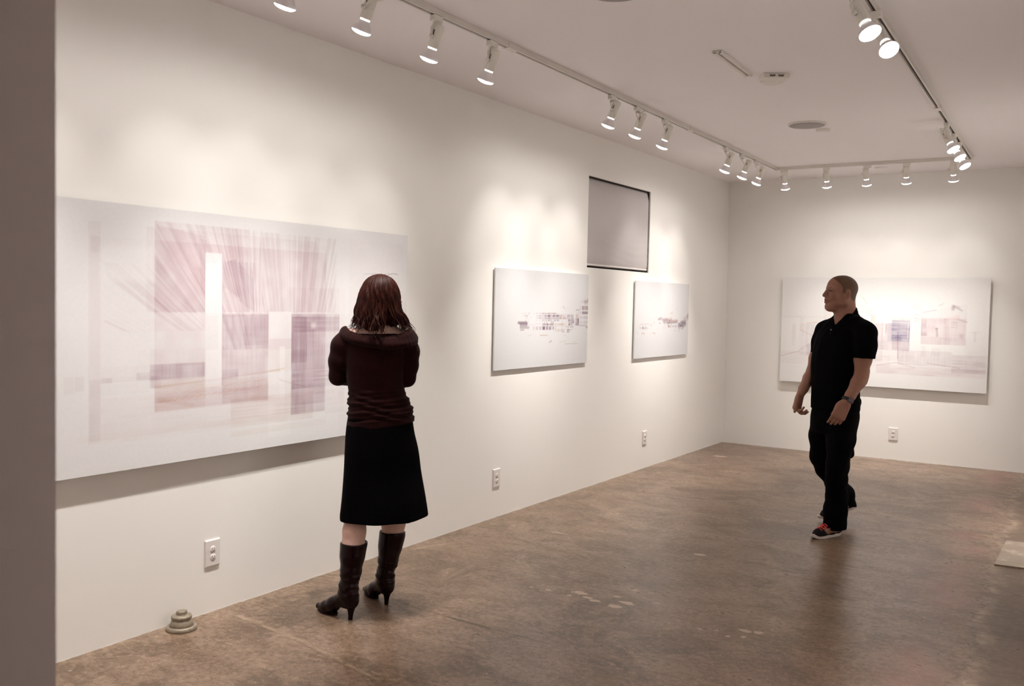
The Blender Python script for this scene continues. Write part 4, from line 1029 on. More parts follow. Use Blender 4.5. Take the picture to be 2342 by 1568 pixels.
    def mesh(s, name):
        F = s.F; pad = np.full([n+2 for n in F.shape], .05, np.float32); pad[1:-1, 1:-1, 1:-1] = F; F = pad
        I = F < 0; nx, ny, nz = [n-1 for n in F.shape]
        cnt = np.zeros((nx, ny, nz), np.uint8)
        for c in np.ndindex(2, 2, 2): cnt += I[c[0]:c[0]+nx, c[1]:c[1]+ny, c[2]:c[2]+nz]
        cells = np.argwhere((cnt > 0) & (cnt < 8)); del cnt
        acc = np.zeros((len(cells), 3)); num = np.zeros(len(cells))
        cor = list(np.ndindex(2, 2, 2)); val = {c: F[cells[:, 0]+c[0], cells[:, 1]+c[1], cells[:, 2]+c[2]] for c in cor}
        for a in cor:
            for ax in range(3):
                if a[ax]: continue
                b = list(a); b[ax] = 1; b = tuple(b); fa, fb = val[a], val[b]; x = (fa < 0) != (fb < 0)
                t = np.where(x, fa/np.where(x, fa-fb, 1), 0); p = np.repeat(np.array(a, float)[None], len(cells), 0); p[:, ax] += t
                acc += p*x[:, None]; num += x
        V = (cells+acc/num[:, None]-1)*s.h+s.lo
        ids = np.full((nx, ny, nz), -1, np.int64); ids[cells[:, 0], cells[:, 1], cells[:, 2]] = np.arange(len(cells))
        quads = []
        for ax in range(3):
            o = [(1, 2), (2, 0), (0, 1)][ax]
            A = [slice(1, -1)]*3; A[ax] = slice(0, -1); Bs = list(A); Bs[ax] = slice(1, None)
            ia, ib = I[tuple(A)], I[tuple(Bs)]; e = np.argwhere(ia != ib)
            base = e.copy(); base[:, o[0]] += 1; base[:, o[1]] += 1
            ins = ia[e[:, 0], e[:, 1], e[:, 2]]
            def g(d0, d1): t = base.copy(); t[:, o[0]] += d0; t[:, o[1]] += d1; return ids[t[:, 0], t[:, 1], t[:, 2]]
            q = np.stack((g(-1, -1), g(0, -1), g(0, 0), g(-1, 0)), 1); q[~ins] = q[~ins][:, ::-1]; quads.append(q)
        Q = np.concatenate(quads).astype(np.int32)
        me = bpy.data.meshes.new(name); me.vertices.add(len(V)); me.vertices.foreach_set('co', V.astype(np.float32).ravel())
        me.loops.add(Q.size); me.loops.foreach_set('vertex_index', Q.ravel()); me.polygons.add(len(Q))
        me.polygons.foreach_set('loop_start', np.arange(0, Q.size, 4, dtype=np.int32)); me.update(calc_edges=True)
        me.polygons.foreach_set('use_smooth', np.ones(len(Q), bool)); return me, V

def fold(seed, sx, sy, sz, amp):
    r = np.random.default_rng(seed); w = [(r.normal(size=3), r.random()*6.28) for _ in range(7)]
    def fn(X, Y, Z):
        t = 0
        for v, ph in w: t = t+np.sin(X*v[0]*sx+Y*v[1]*sy+Z*v[2]*sz+ph)
        return amp*t/3
    return fn
def tint(me, V, base, zones):
    C = np.repeat(np.array([[*base, 1.0]]), len(V), 0)
    for fn, c in zones:
        k = np.clip(fn(V), 0, 1)[:, None]; C[:, :3] = C[:, :3]*(1-k)+np.array(c)*k
    at = me.attributes.new('tint', 'FLOAT_COLOR', 'POINT'); at.data.foreach_set('color', C.astype(np.float32).ravel())
nv = lambda v: np.array(v, float)/np.linalg.norm(v)

def head(F, c, f, fem=False, s=1.0):
    """c: head centre, f: horizontal facing; adds skull, face and ears to the field"""
    f = nv([f[0], f[1], f[2] if len(f) > 2 else 0]); l = nv(np.cross([0,0,1], f)); u = np.cross(f, l); B = np.array([f, l, u])
    P = lambda a, b, z: np.array(c)+(a*f+b*l+z*u)*s
    E = lambda a, b, z, r, k=.015, mode='add', BB=B: F.ell(P(a,b,z), np.array(r)*s, BB, k, mode)
    C = lambda p, q, r1, r2, k=.012, mode='add': F.cone(P(*p), P(*q), r1*s, r2*s, k, mode)
    E(-.008, 0, .022, (.101, .078, .087)); E(.030, 0, .030, (.070, .066, .066), .02)
    E(.040, 0, -.040, (.060, .058, .078), .03)                          # face
    for q in (-1, 1):
        C((.000, q*.050, -.066), (.066, q*.018, -.106), .021, .021, .045)  # jaw line
        E(.070, q*.038, -.030, (.026, .024, .026), .02)                   # cheek
        C((.094, q*.008, .016), (.080, q*.046, .018), .011, .010, .012)   # brow
        E(.103, q*.032, -.001, (.016, .017, .011), .010, 'sub')           # eye socket
        E(.084, q*.032, -.001, (.0125, .0150, .0125), .003)               # eyeball and lids
        C((.096, q*.020, .008), (.088, q*.046, .006), .0042, .0035, .004)
        C((.096, q*.020, -.011), (.088, q*.044, -.009), .0030, .0028, .004)
        C((.107, q*.011, -.040), (.112, q*.010, -.036), .0085, .007, .006) # nostril wing
    E(.088, 0, -.112, (.019, .025, .021), .030)                         # chin
    C((.100, 0, .010), (.122, 0, -.030), .0085, .0125, .010)            # nose
    E(.124, 0, -.034, (.011, .012, .010), .006)
    E(.094, 0, -.062, (.018, .030, .022), .015)                         # muzzle
    C((.108, -.018, -.064), (.113, 0, -.060), .005, .0070, .004); C((.108, .018, -.064), (.113, 0, -.060), .005, .0070, .004)
    C((.105, -.016, -.076), (.111, 0, -.079), .0055, .0080, .004); C((.105, .016, -.076), (.111, 0, -.079), .0055, .0080, .004)
    C((.112, -.020, -.069), (.118, 0, -.070), .0022, .0022, .002, 'sub'); C((.112, .020, -.069), (.118, 0, -.070), .0022, .0022, .002, 'sub')
    for q in (-1, 1):                                                    # ears
        t = nv(f*.25+l*q*1.0); bb = np.array([nv(f-t*(f@t)), t, u])
        F.ell(P(-.006, q*.079, -.022), np.array((.017, .0075, .029))*s, bb, .008)
        F.ell(P(-.003, q*.089, -.018), np.array((.009, .0060, .017))*s, bb, .004, 'sub')
        F.ell(P(-.001, q*.082, -.024), np.array((.005, .0050, .008))*s, bb, .003)
    return P, f, l, u

def hand(F, W, d, n, t, curl=.5, size=1.0, spread=.05, thumb_curl=.25, curls=None, thumb=(.72, .62, -.35)):
    """W wrist, d towards the fingers, n out of the back of the hand, t towards the thumb side"""
    d = nv(d); n = nv(np.array(n)-d*np.dot(n, d)); t0 = np.cross(d, n); t = t0 if np.dot(t0, t) > 0 else -t0; W = np.array(W, float)
    P = lambda a, b, c: W+(a*d+b*t+c*n)*size
    fl = (n, .62)
    for o, r in ((-.026, .017), (-.009, .0185), (.009, .019), (.026, .018)):
        F.cone(P(.008, o*.6, 0), P(.088, o*1.05, .002), .022*size, r*size, .012, flat=fl)
    F.ell(P(.035, .028, -.010), np.array((.034, .018, .016))*size, np.array([d, t, n]), .014)
    Ls = ((.031, (.043, .026, .021)), (.0105, (.047, .030, .022)), (-.0105, (.044, .028, .022)), (-.030, (.035, .021, .019)))
    for i, (o, L_) in enumerate(Ls):
        p = P(.088, o, .001); ang = .15; cu = curls[i] if curls else curl*(1+.12*i); dd = d+t*spread*(1.5-i)
        dd = nv(dd); r = (.0096, .0100, .0094, .0084)[i]*size
        for j, ln in enumerate(L_):
            ang += cu*(1.0, 1.15, .8)[j]; v = dd*math.cos(ang)-n*math.sin(ang); e = p+v*ln*size
            F.cone(p, e, r*(1-.08*j), r*(1-.08*(j+1)), .0035 if j else .007); p = e
    p = P(.022, .026, -.006); v = nv(d*thumb[0]+t*thumb[1]+n*thumb[2])
    for j, (ln, r1, r2) in enumerate(((.042, .0135, .0115), (.034, .0115, .0105), (.028, .0105, .0085))):
        e = p+v*ln*size; F.cone(p, e, r1*size, r2*size, .005 if j else .010); p = e; v = nv(v-t*thumb_curl-n*thumb_curl*.5+d*.15)

def root_at(name, loc, right, label):
    o = empty(name, loc, math.atan2(right[1], right[0])); tag(o, label, 'person'); return o

# ================================================================== the man
man = root_at('person', (2.12, 6.50, 0), (.9721, .2345), 'person with shaved head in black polo and black jeans, mid-step near the far end')
Fw = nv([-.72, -.70, 0]); Lf = nv([.70, -.72, 0])
def man_body():
    F = Field((-.34, -.42, .0), (.36, .68, 1.83), .0042)
    cN = np.array([.072, .0, 1.50])
    F.column([(.80, .03,.02,.150,.105,-.75), (.93, .035,.0,.155,.105,-.75), (1.10, .03,0,.140,.10,-.75), (1.30, .055,0,.165,.11,-.75), (1.43, .08,0,.150,.09,-.75), (1.50, .082,0,.085,.065,-.75)], .03)
    hc = (.050, 0, 1.689); hf = (-.90, -.44, .03)
    F.chain([((.085, .01, 1.45), .066), ((.070, .01, 1.545), .060), ((.066, .012, 1.60), .060)], .03)
    F.cone((.085, .01, 1.475), (.19, -.10, 1.44), .040, .040, .03); F.cone((.085, .01, 1.475), (-.02, .09, 1.43), .040, .040, .03)
    P, f, l, u = head(F, hc, hf)
    F.cone(P(.02, 0, -.085), (.072, .0, 1.56), .050, .058, .02); F.cone(P(-.045, 0, -.050), (.088, .014, 1.50), .048, .052, .03)
    # near arm
    F.chain([((.205, -.135, 1.42), .062), ((.203, -.145, 1.33), .060), ((.196, -.150, 1.24), .055), ((.188, -.158, 1.135), .042)], .02)
    F.chain([((.188, -.158, 1.135), .043), ((.168, -.185, 1.085), .044), ((.125, -.235, 1.005), .034), ((.098, -.262, .955), .029)], .015)
    F.cone((.212, -.145, 1.16), (.195, -.165, 1.10), .030, .036, .015)
    hand(F, (.094, -.265, .952), (-.42, -.10, -.90), (.10, -1, .10), (-.95, 0, .3), curls=(.36, .40, .44, .48), size=1.07, spread=.012, thumb=(.97, .10, -.38))
    # far arm
    F.chain([((-.038, .125, 1.41), .060), ((-.075, .145, 1.30), .056), ((-.100, .155, 1.22), .050), ((-.122, .150, 1.13), .041)], .02)
    F.chain([((-.122, .150, 1.13), .042), ((-.145, .115, 1.08), .041), ((-.178, .05, 1.01), .032), ((-.196, .012, .970), .027)], .015)
    hand(F, (-.198, .010, .966), (-.16, -.25, -.95), (-.85, .55, 0), (-.4, -.9, 0), curls=(.85, .75, .70, .70), size=1.05, thumb_curl=.05, thumb=(.95, .30, -.15))
    # legs
    F.chain([((.085, -.05, .88), .075), ((.080, -.095, .70), .062), ((.062, -.112, .50), .048)], .03); F.chain([((.062, -.112, .50), .048), ((.064, -.04, .36), .048), ((.072, .045, .10), .034)], .02)
    F.chain([((-.01, .06, .88), .075), ((-.040, .12, .70), .062), ((-.045, .19, .50), .048)], .03); F.chain([((-.045, .19, .50), .048), ((.03, .32, .36), .048), ((.125, .49, .14), .034)], .02)
    F.cone((.075, .06, .06), (-.02, -.04, .04), .034, .026, .02); F.cone((.12, .50, .10), (.0, .48, .045), .034, .026, .02)
    me, V = F.mesh('man_body')
    Q = V-np.array(hc); a, b, z = Q@f, Q@l, Q@u; hd = V[:, 2] > 1.50
    n_ = np.sin(a*160)*np.cos(b*230)*.0015
    zl = np.interp(a, [-.12, -.05, -.036, -.026, .008, .011, .027, .032, .050, .062, .075, .095], [-.066, -.060, -.040, .010, .012, -.016, -.012, .026, .050, .064, .084, .13])
    cap = lambda V: np.where(hd, np.clip((z-zl)*55+.5+n_*150, 0, 1)*.93, 0)
    beard = lambda V: np.where(hd, np.clip((.022-np.abs(np.hypot((a-.035)*.55, z+.045)-.058))*45, 0, 1)*np.clip((np.abs(b)-.015)*60, 0, 1)*np.clip((-.000-z)*40, 0, 1)*np.clip((a+.020)*60, 0, 1)*np.clip((.095-a)*30, 0, 1), 0)
    chin = lambda V: np.where(hd, np.clip(1-np.hypot((a-.09)/.04, (z+.108)/.02), 0, 1)*.6, 0)
    brow = lambda V: np.where(hd & (a > .06), np.clip(1.15-np.abs(z-.0175-.1*(.03-np.abs(np.abs(b)-.034)))/.0045, 0, 1)*np.clip((.040-np.abs(np.abs(b)-.032)*2)*50, 0, 1), 0)
    eyes = lambda V: np.where(hd & (a > .07), np.clip(1.6-np.hypot((np.abs(b)-.032)/.014, (z+.001)/.0065), 0, 1), 0)
    lips = lambda V: np.where(hd & (a > .09), np.clip(1.7-np.hypot(b/.024, (z+.070)/.012), 0, 1), 0)
    mouth = lambda V: np.where(hd & (a > .09), np.clip(1.5-np.hypot(b/.024, (z+.070)/.0028), 0, 1), 0)
    ear = lambda V: np.where(hd, np.clip(1.4-np.hypot((a+.003)/.009, (z+.020)/.014), 0, 1)*(np.abs(b) > .07), 0)
    palm = lambda V: np.clip((.87-V[:, 2])*14, 0, 1)*((V[:, 0] > -.05) & (V[:, 1] < -.2))
    tint(me, V, (.33, .165, .115), [(cap, (.115, .066, .040)), (beard, (.215, .105, .060)), (chin, (.28, .15, .10)), (brow, (.16, .085, .06)), (eyes, (.05, .025, .02)), (lips, (.34, .14, .12)), (mouth, (.12, .03, .03)), (ear, (.25, .11, .08)), (palm, (.34, .17, .12))])
    link('body', me, man, [M['skin']])
    for q in (-1, 1):
        e = MB(); e.lathe([(.0004, -.0122), (.008, -.009), (.0122, 0), (.008, .009), (.0004, .0122)], 16, Matrix.Translation(P(.0862, q*.032, -.001))); e.build('eyeball', M['eye'], man)
man_body()

def man_shirt():
    # the sleeves are trimmed to flat hems before the trunk is added
    G = Field((-.25, -.34, .82), (.40, .33, 1.62), .0045)
    G.chain([((.150, -.075, 1.465), .062), ((.202, -.135, 1.415), .073), ((.204, -.150, 1.335), .074), ((.200, -.154, 1.19), .070)], .03)
    G.chain([((.03, .06, 1.465), .060), ((-.038, .125, 1.410), .074), ((-.062, .140, 1.335), .072), ((-.090, .152, 1.19), .062)], .03)
    G.cut(lambda X, Y, Z: Z-(1.250-(X-.19)*.04))
    G.column([(.885, .035,0,.176,.128,-.75), (.93, .035,0,.176,.130,-.75), (1.02, .030,0,.172,.130,-.75), (1.12, .024,0,.170,.128,-.75), (1.22, .030,0,.182,.130,-.75),
              (1.32, .056,0,.198,.134,-.75), (1.41, .080,0,.198,.122,-.75), (1.47, .088,.005,.160,.098,-.75), (1.515, .088,.010,.095,.080,-.75), (1.54, .084,.012,.075,.072,-.75)], .02, wob=fold(3, 30, 30, 16, .0022))
    G.add(fold(11, 60, 60, 45, .0010))
    # neck opening and the open V in front
    f, l = Fw, Lf; o = np.array([.078, .008, 0])
    def vee(X, Y, Z):
        a = (X-o[0])*f[0]+(Y-o[1])*f[1]; b = (X-o[0])*l[0]+(Y-o[1])*l[1]
        return np.maximum(np.abs(b)-(Z-1.452)*.62-.002, -a)*.8
    G.cut(vee, .004)
    me, V = G.mesh('polo'); link('polo_shirt', me, man, [M['black']])
    C = Field((-.1, -.2, 1.38), (.25, .2, 1.64), .0035)                      # collar: stand and two leaves
    rim = []
    for i in range(73):
        th = math.pi*(-1+2*i/72); a, b = math.cos(th), math.sin(th)             # th=0 is the front
        fr = (1+a)/2; front = max(0, a)
        z = 1.578-.120*fr**1.4; rad = .071+.018*front**3; side = abs(b)
        p = np.array([.072, .010, 0])+f*(a*rad)+l*(b*.078)+np.array([0, 0, z]); rim.append(p)
    for p, q in zip(rim[1:-1], rim[2:-1]):
        C.cone(p, q, .0070, .0070, .003); C.cone(p+(0,0,-.018), q+(0,0,-.018), .0100, .0100, .008)
        out = nv([p[0]-.072, p[1]-.01, 0]); C.cone(p+out*.006+(0,0,-.034), q+out*.006+(0,0,-.034), .0075, .0075, .008)
    C.cone(rim[0], rim[1], .0070, .0070, .003); C.cone(rim[0]+(0,0,-.018), rim[1]+(0,0,-.018), .010, .010, .008); C.cone(rim[-2], rim[-1], .0070, .0070, .003); C.cone(rim[-2]+(0,0,-.018), rim[-1]+(0,0,-.018), .010, .010, .008)
    C.cut(lambda X, Y, Z: np.maximum(np.abs((X-.072)*l[0]+(Y-.01)*l[1])-(Z-1.452)*.55, -((X-.072)*f[0]+(Y-.01)*f[1]))*.8, .002)
    me, V = C.mesh('collar'); link('collar', me, man, [M['black']])
    for z, r in ((1.428, .118), (1.398, .124)):
        b = MB(); p = o+f*(r+.004)+np.array([0, 0, z]); b.lathe([(.0058, -.001), (.0058, .002), (.004, .003)], 14, frame(p, tuple(f))); b.build('button', M['button'], man)
man_shirt()

def man_trousers():
    F = Field((-.22, -.32, .04), (.34, .70, 1.0), .0045); w = fold(21, 26, 26, 20, .0030); w2 = fold(23, 50, 50, 60, .0016)
    F.column([(.72, .02,.01,.150,.120,-.75), (.82, .030,.0,.160,.128,-.75), (.90, .036,.0,.160,.124,-.75), (.955, .036,0,.158,.118,-.75)], .02)
    F.ell((.110, .07, .875), (.085, .075, .10), None, .04)                       # seat
    F.ell((.172, .02, .935), (.030, .05, .045), None, .02)                       # full hip pocket
    F.chain([((.088, -.062, .84), .103), ((.078, -.100, .68), .088), ((.062, -.120, .52), .074), ((.060, -.075, .42), .070), ((.064, -.01, .30), .071), ((.062, .030, .19), .074), ((.060, .048, .060), .077)], .03)
    F.chain([((-.018, .065, .84), .100), ((-.046, .120, .68), .085), ((-.050, .185, .53), .072), ((-.010, .265, .43), .070), ((.055, .365, .32), .070), ((.115, .455, .215), .076), ((.135, .490, .120), .078)], .03)
    F.cone((.128, .03, .70), (.140, .02, .58), .012, .030, .03)
    F.add(w); F.add(w2); F.cut(lambda X, Y, Z: np.maximum(Z-.060-(Y-.05)*.10, Y-.30)); F.cut(lambda X, Y, Z: np.maximum((Z-.165)+(X-.10)*.35, .30-Y))
    me, V = F.mesh('jeans'); link('jeans', me, man, [M['denim']])
man_trousers()

def sneaker(heel, toe, label, pitch=0.0, hidden=False):
    heel = Vector(heel); toe = Vector(toe); d = (toe-heel); ln = d.length; Mx = frame(heel, (0,0,1), d)
    ax = d.normalized(); side = Vector((0,0,1)).cross(ax).normalized(); up = ax.cross(side)
    Mx = Matrix((ax, side, up)).transposed().to_4x4(); Mx.translation = heel
    sh = bpy.data.objects.new('shoe', bpy.data.meshes.new('shoe_upper')); col.objects.link(sh)
    F = Field((-.03, -.07, -.005), (ln+.03, .07, .13), .0035)
    F.cone((.028, 0, .050), (.10, 0, .045), .036, .036, .02, flat=((0,1,0), .98)); F.cone((.10, 0, .042), (ln-.055, 0, .030), .038, .034, .02); F.cone((ln-.075, .002, .029), (ln-.028, .004, .022), .035, .023, .02)
    F.cone((.030, 0, .05), (.045, 0, .095), .034, .040, .02); F.cone((.045, 0, .085), (.125, 0, .060), .036, .034, .02)
    F.cut(lambda X, Y, Z: Z-.018)
    me, V = F.mesh('shoe_upper'); me.transform(Mx); sh.data = me; me.materials.append(M['suede']); sh.parent = man; sh['label'] = label
    S = MB(); outl = []
    for i in range(40):
        th = 2*math.pi*i/40; x = ln/2+(ln/2+.012)*math.cos(th); w = .036+.012*max(0, math.cos(th-.3)) - .004*abs(math.sin(th*1.0)); y = w*math.sin(th)*(1.0 if math.sin(th) > 0 else 1.02); outl.append((x, y))
    vs = []; fs = []
    for z, k in ((0, .96), (.004, 1.0), (.019, .99), (.021, .9)):
        for x, y in outl:
            lift = .012*max(0, (x-ln*.80)/(ln*.2))**2; vs.append(Mx @ Vector(((x-ln/2)*(.99 if z == 0 else 1)+ln/2, y*k, z+lift)))
    for j in range(3):
        for i in range(40): k = (i+1) % 40; fs.append((j*40+i, j*40+k, j*40+40+k, j*40+40+i))
    fs += [tuple(range(40))[::-1], tuple(range(120, 160))]; S.add(vs, fs, False); S.build('sole', M['rubber'], sh)
    Lc = MB()
    for i in range(5):
        x = .118+i*.020; z = .094-i*.0075; w = .020+.002*i; sgn = 1 if i % 2 else -1
        Lc.tube([Mx @ Vector((x-.006, -w, z-.008)), Mx @ Vector((x, -w*.4, z+.001)), Mx @ Vector((x+.004, w*.4, z+.001)), Mx @ Vector((x+.008, w, z-.008))], .0042, 6)
        Lc.tube([Mx @ Vector((x+.008, -w, z-.008)), Mx @ Vector((x+.004, 0, z+.003)), Mx @ Vector((x-.004, w, z-.008))], .0038, 6)
    Lc.tube([Mx @ Vector((.115, 0, .097)), Mx @ Vector((.110, -.022, .099)), Mx @ Vector((.125, -.036, .080)), Mx @ Vector((.140, -.038, .066))], .0035, 6)
    Lc.tube([Mx @ Vector((.115, 0, .097)), Mx @ Vector((.110, .022, .099)), Mx @ Vector((.125, .036, .080)), Mx @ Vector((.140, .038, .066))], .0035, 6)
    Lc.build('lace', M['lace'], sh)
    for q in (-1, 1):
        pt = MB(); bm_pts = []
        for i in range(9):
            t = i/8; bm_pts.append(Mx @ Vector((.030+.075*t, q*(.0385-.004*abs(t-.4)), .030+.026*math.sin(math.pi*(.15+.75*t)))))
        pt.tube(bm_pts, .0105, 8, .35); pt.build('side_patch', M['patch'], sh)
sneaker((.090, .105, .0), (-.083, -.097, .0), 'black sneaker with red laces and white sole, flat on the floor')
sneaker((.205, .565, .105), (-.040, .480, .012), 'black sneaker lifting off the floor behind')
def man_watch():
    W = Vector((.107, -.252, .972)); ax = Vector((-.098+.125, .262-.235, -.955+1.005)).normalized(); ax = Vector((.36, .32, .66)).normalized()
    Mx = frame(W, ax, (0, -1, 0)); b = MB(); n = 40; vs = []; fs = []
    for z, r in ((-.011, .0335), (-.011, .0365), (.011, .0375), (.011, .0345)):
        for i in range(n): th = 2*math.pi*i/n; vs.append(Mx @ Vector((r*.98*math.cos(th), r*1.04*math.sin(th), z)))
    for j in range(4):
        for i in range(n): k = (i+1) % n; fs.append((j*n+i, j*n+k, ((j+1) % 4)*n+k, ((j+1) % 4)*n+i))
    b.add(vs, fs, True); st = b.build('wristwatch_strap', M['strap'], man)
    c = MB(); c.box((.033, -.002, -.017), (.043, .030, .017), Mx, bev=.003); wc = c.build('watch_case', M['watch'], st)
    g = MB(); g.box((.0425, .002, -.012), (.0440, .026, .012), Mx); g.build('watch_face', M['glass'], st)
man_watch()

# ================================================================== the woman
woman = root_at('person', (.60, 3.52, 0), (.7518, .6595), 'person with shoulder-length auburn hair in burgundy sweater, black skirt and tall boots')
def woman_body():
    F = Field((-.29, -.27, .02), (.29, .31, 1.72), .0042)
    F.column([(.80, .045,.0,.150,.100,.15), (.92, .045,.0,.140,.09,.15), (1.08, .028,0,.112,.085,.12), (1.25, .022,0,.120,.09,.10), (1.36, .026,0,.130,.075,.10), (1.42, .032,0,.075,.055,.1)], .03)
    F.cone((.035, .0, 1.40), (.040, .010, 1.52), .052, .047, .03); F.cone((.035, 0, 1.42), (.15, .0, 1.375), .040, .045, .04); F.cone((.035, 0, 1.42), (-.10, .0, 1.375), .040, .045, .04)
    P, f, l, u = head(F, (.046, .010, 1.586), (.80, .60, .05), True, .94)
    arms = [((( -.135, .0, 1.355), .048), ((-.158, .005, 1.26), .043), ((-.166, .02, 1.175), .037)), (((.185, .0, 1.345), .047), ((.188, .01, 1.25), .042), ((.180, .03, 1.172), .036))]
    for a in arms: F.chain(list(a), .02)
    F.chain([((-.166, .02, 1.175), .037), ((-.09, .115, 1.160), .034), ((.03, .165, 1.150), .025)], .015)
    F.chain([((.180, .03, 1.172), .036), ((.11, .130, 1.185), .034), ((-.02, .135, 1.180), .024)], .015)
    hand(F, (-.020, .125, 1.175), (-.110, -.145, -.020), (-.8, .6, .0), (0, 0, 1), curl=.12, size=.90)
    hand(F, (.035, .163, 1.150), (1, -.25, .10), (.2, 1, 0), (0, 0, 1), curl=.35, size=.90)
    F.chain([((-.01, .0, .88), .085), ((-.035, -.03, .70), .070), ((-.064, -.062, .51), .050), ((-.071, -.082, .42), .052), ((-.076, -.093, .35), .050), ((-.079, -.105, .15), .034)], .03)
    F.chain([((.09, .02, .88), .085), ((.110, .04, .70), .070), ((.128, .075, .51), .053), ((.125, .085, .42), .056), ((.118, .090, .33), .050), ((.090, .090, .15), .034)], .03)
    me, V = F.mesh('woman_body')
    Q = V-np.array((.046, .010, 1.586)); a, b, z = Q@f, Q@l, Q@u; hd = V[:, 2] > 1.47
    brow = lambda V: np.where(hd & (a > .05), np.clip(1.2-np.abs(z-.020)/.005, 0, 1)*(np.abs(np.abs(b)-.028) < .018), 0)
    eyes = lambda V: np.where(hd & (a > .06), np.clip(1.6-np.hypot((np.abs(b)-.030)/.013, z/.006), 0, 1), 0)
    lips = lambda V: np.where(hd & (a > .08), np.clip(1.7-np.hypot(b/.022, (z+.066)/.011), 0, 1), 0)
    tint(me, V, (.62, .40, .33), [(brow, (.12, .05, .03)), (eyes, (.05, .03, .02)), (lips, (.45, .13, .12))])
    link('body', me, woman, [M['skin']])
woman_body()

def woman_sweater():
    F = Field((-.30, -.24, .86), (.31, .30, 1.47), .0042)
    def ruck(X, Y, Z):
        k = np.clip((1.14-Z)/.08, 0, 1)*np.clip((Z-.955)/.03, 0, 1)
        return k*(.0045*np.sin(Z*150+X*16+2*np.sin(X*23+Z*30))+.003*np.sin(Z*260-X*25+Y*14)) + np.clip((Z-1.14)/.05, 0, 1)*.0014*np.sin(Z*75+X*10)
    F.column([(.905, .044,0,.166,.118,.10), (.950, .050,0,.168,.118,.10), (.985, .052,0,.166,.115,.10), (1.05, .044,0,.158,.108,.10), (1.11, .030,0,.141,.102,.10), (1.18, .020,0,.142,.104,.10),
              (1.25, .022,0,.150,.108,.10), (1.32, .026,0,.158,.106,.10), (1.375, .028,0,.155,.092,.10), (1.40, .030,0,.120,.078,.10)], .02, wob=ruck)
    # hem band, higher at the right
    F.chain([((-.120, 0, 1.368), .050), ((-.142, .002, 1.335), .055), ((-.158, .005, 1.26), .049), ((-.165, .02, 1.178), .042)], .02)
    F.chain([((.178, 0, 1.352), .050), ((.188, .003, 1.31), .050), ((.190, .012, 1.24), .045), ((.182, .03, 1.172), .041)], .02)
    F.chain([((-.165, .02, 1.178), .042), ((-.09, .115, 1.162), .039), ((.02, .162, 1.152), .031)], .015)
    F.chain([((.182, .03, 1.172), .041), ((.11, .130, 1.186), .039), ((.0, .140, 1.182), .030)], .015)
    F.add(fold(31, 40, 40, 30, .0012))
    F.cut(lambda X, Y, Z: Z-(.912+.0*X+np.clip(X+.12, 0, 1)*.14))
    # open neckline
    def neck(X, Y, Z): return (np.sqrt(((X-.034)/.115)**2+((Y-.0)/.085)**2+((Z-1.455)/.062)**2)-1)*.06
    F.cut(neck, .01)
    me, V = F.mesh('sweater'); sw = link('sweater', me, woman, [M['sweater']])
    b = MB(); C = Field((-.26, -.24, 1.27), (.31, .22, 1.47), .0042)              # wide folded cowl collar
    top = []; low = []
    for i in range(41):
        th = 2*math.pi*i/40; x, y = math.cos(th), math.sin(th)
        back = max(0, -y)
        zt = 1.412-.030*back+.012*abs(x)**2-.03*max(0, y); top.append(np.array([.030+.158*x, .098*y, zt]))
        zl = 1.372-.034*back+(-.012 if x > 0 else .018)*abs(x)-.02*max(0, y); low.append(np.array([.034+(.190 if x > 0 else .178)*x, .124*y, zl]))
    for i in range(40):
        a, b2, c, d = top[i], top[i+1], low[i], low[i+1]
        C.cone(a, b2, .0065, .0065, .005); C.cone(c, d, .0085, .0085, .005); m1, m2 = (a+c)/2*1.0, (b2+d)/2*1.0; o1 = nv([m1[0]-.03, m1[1], 0])*.004
        C.cone(m1+o1, m2+o1, .0110, .0110, .012); C.cone((m1+c)/2+o1, (m2+d)/2+o1, .0110, .0110, .012); C.cone((m1+a)/2+o1, (m2+b2)/2+o1, .0100, .0100, .012)
    C.add(fold(37, 45, 45, 60, .0014))
    me, V = C.mesh('cowl'); link('cowl_collar', me, woman, [M['sweater']])
woman_sweater()

def woman_skirt():
    F = Field((-.24, -.28, .42), (.34, .32, 1.0), .005); w = fold(41, 16, 16, 4, .0035)
    def flare(X, Y, Z):
        th = np.arctan2(Y, X-.06); k = np.clip((.9-Z)/.4, 0, 1); return -k*.006*np.sin(th*7+1)+w(X, Y, Z)*k
    F.column([(.455, .070,.00,.226,.188,.30), (.56, .068,.0,.213,.172,.28), (.70, .062,.005,.196,.148,.26), (.82, .057,0,.184,.135,.2), (.90, .050,0,.172,.124,.12), (.985, .048,0,.160,.110,.10)], .02, wob=flare)
    F.cone((.17, .08, .80), (.245, .14, .52), .03, .045, .05)
    F.cut(lambda X, Y, Z: Z-(.474+.02*np.clip(X-.15, 0, 1)))
    F.cut(lambda X, Y, Z: np.maximum(np.sqrt(((X-.070)/.200)**2+((Y-.0)/.160)**2)*.16-.16, Z-.52), .004)   # hollow underneath
    me, V = F.mesh('skirt'); link('skirt', me, woman, [M['skirt']])
    b = MB()
woman_skirt()

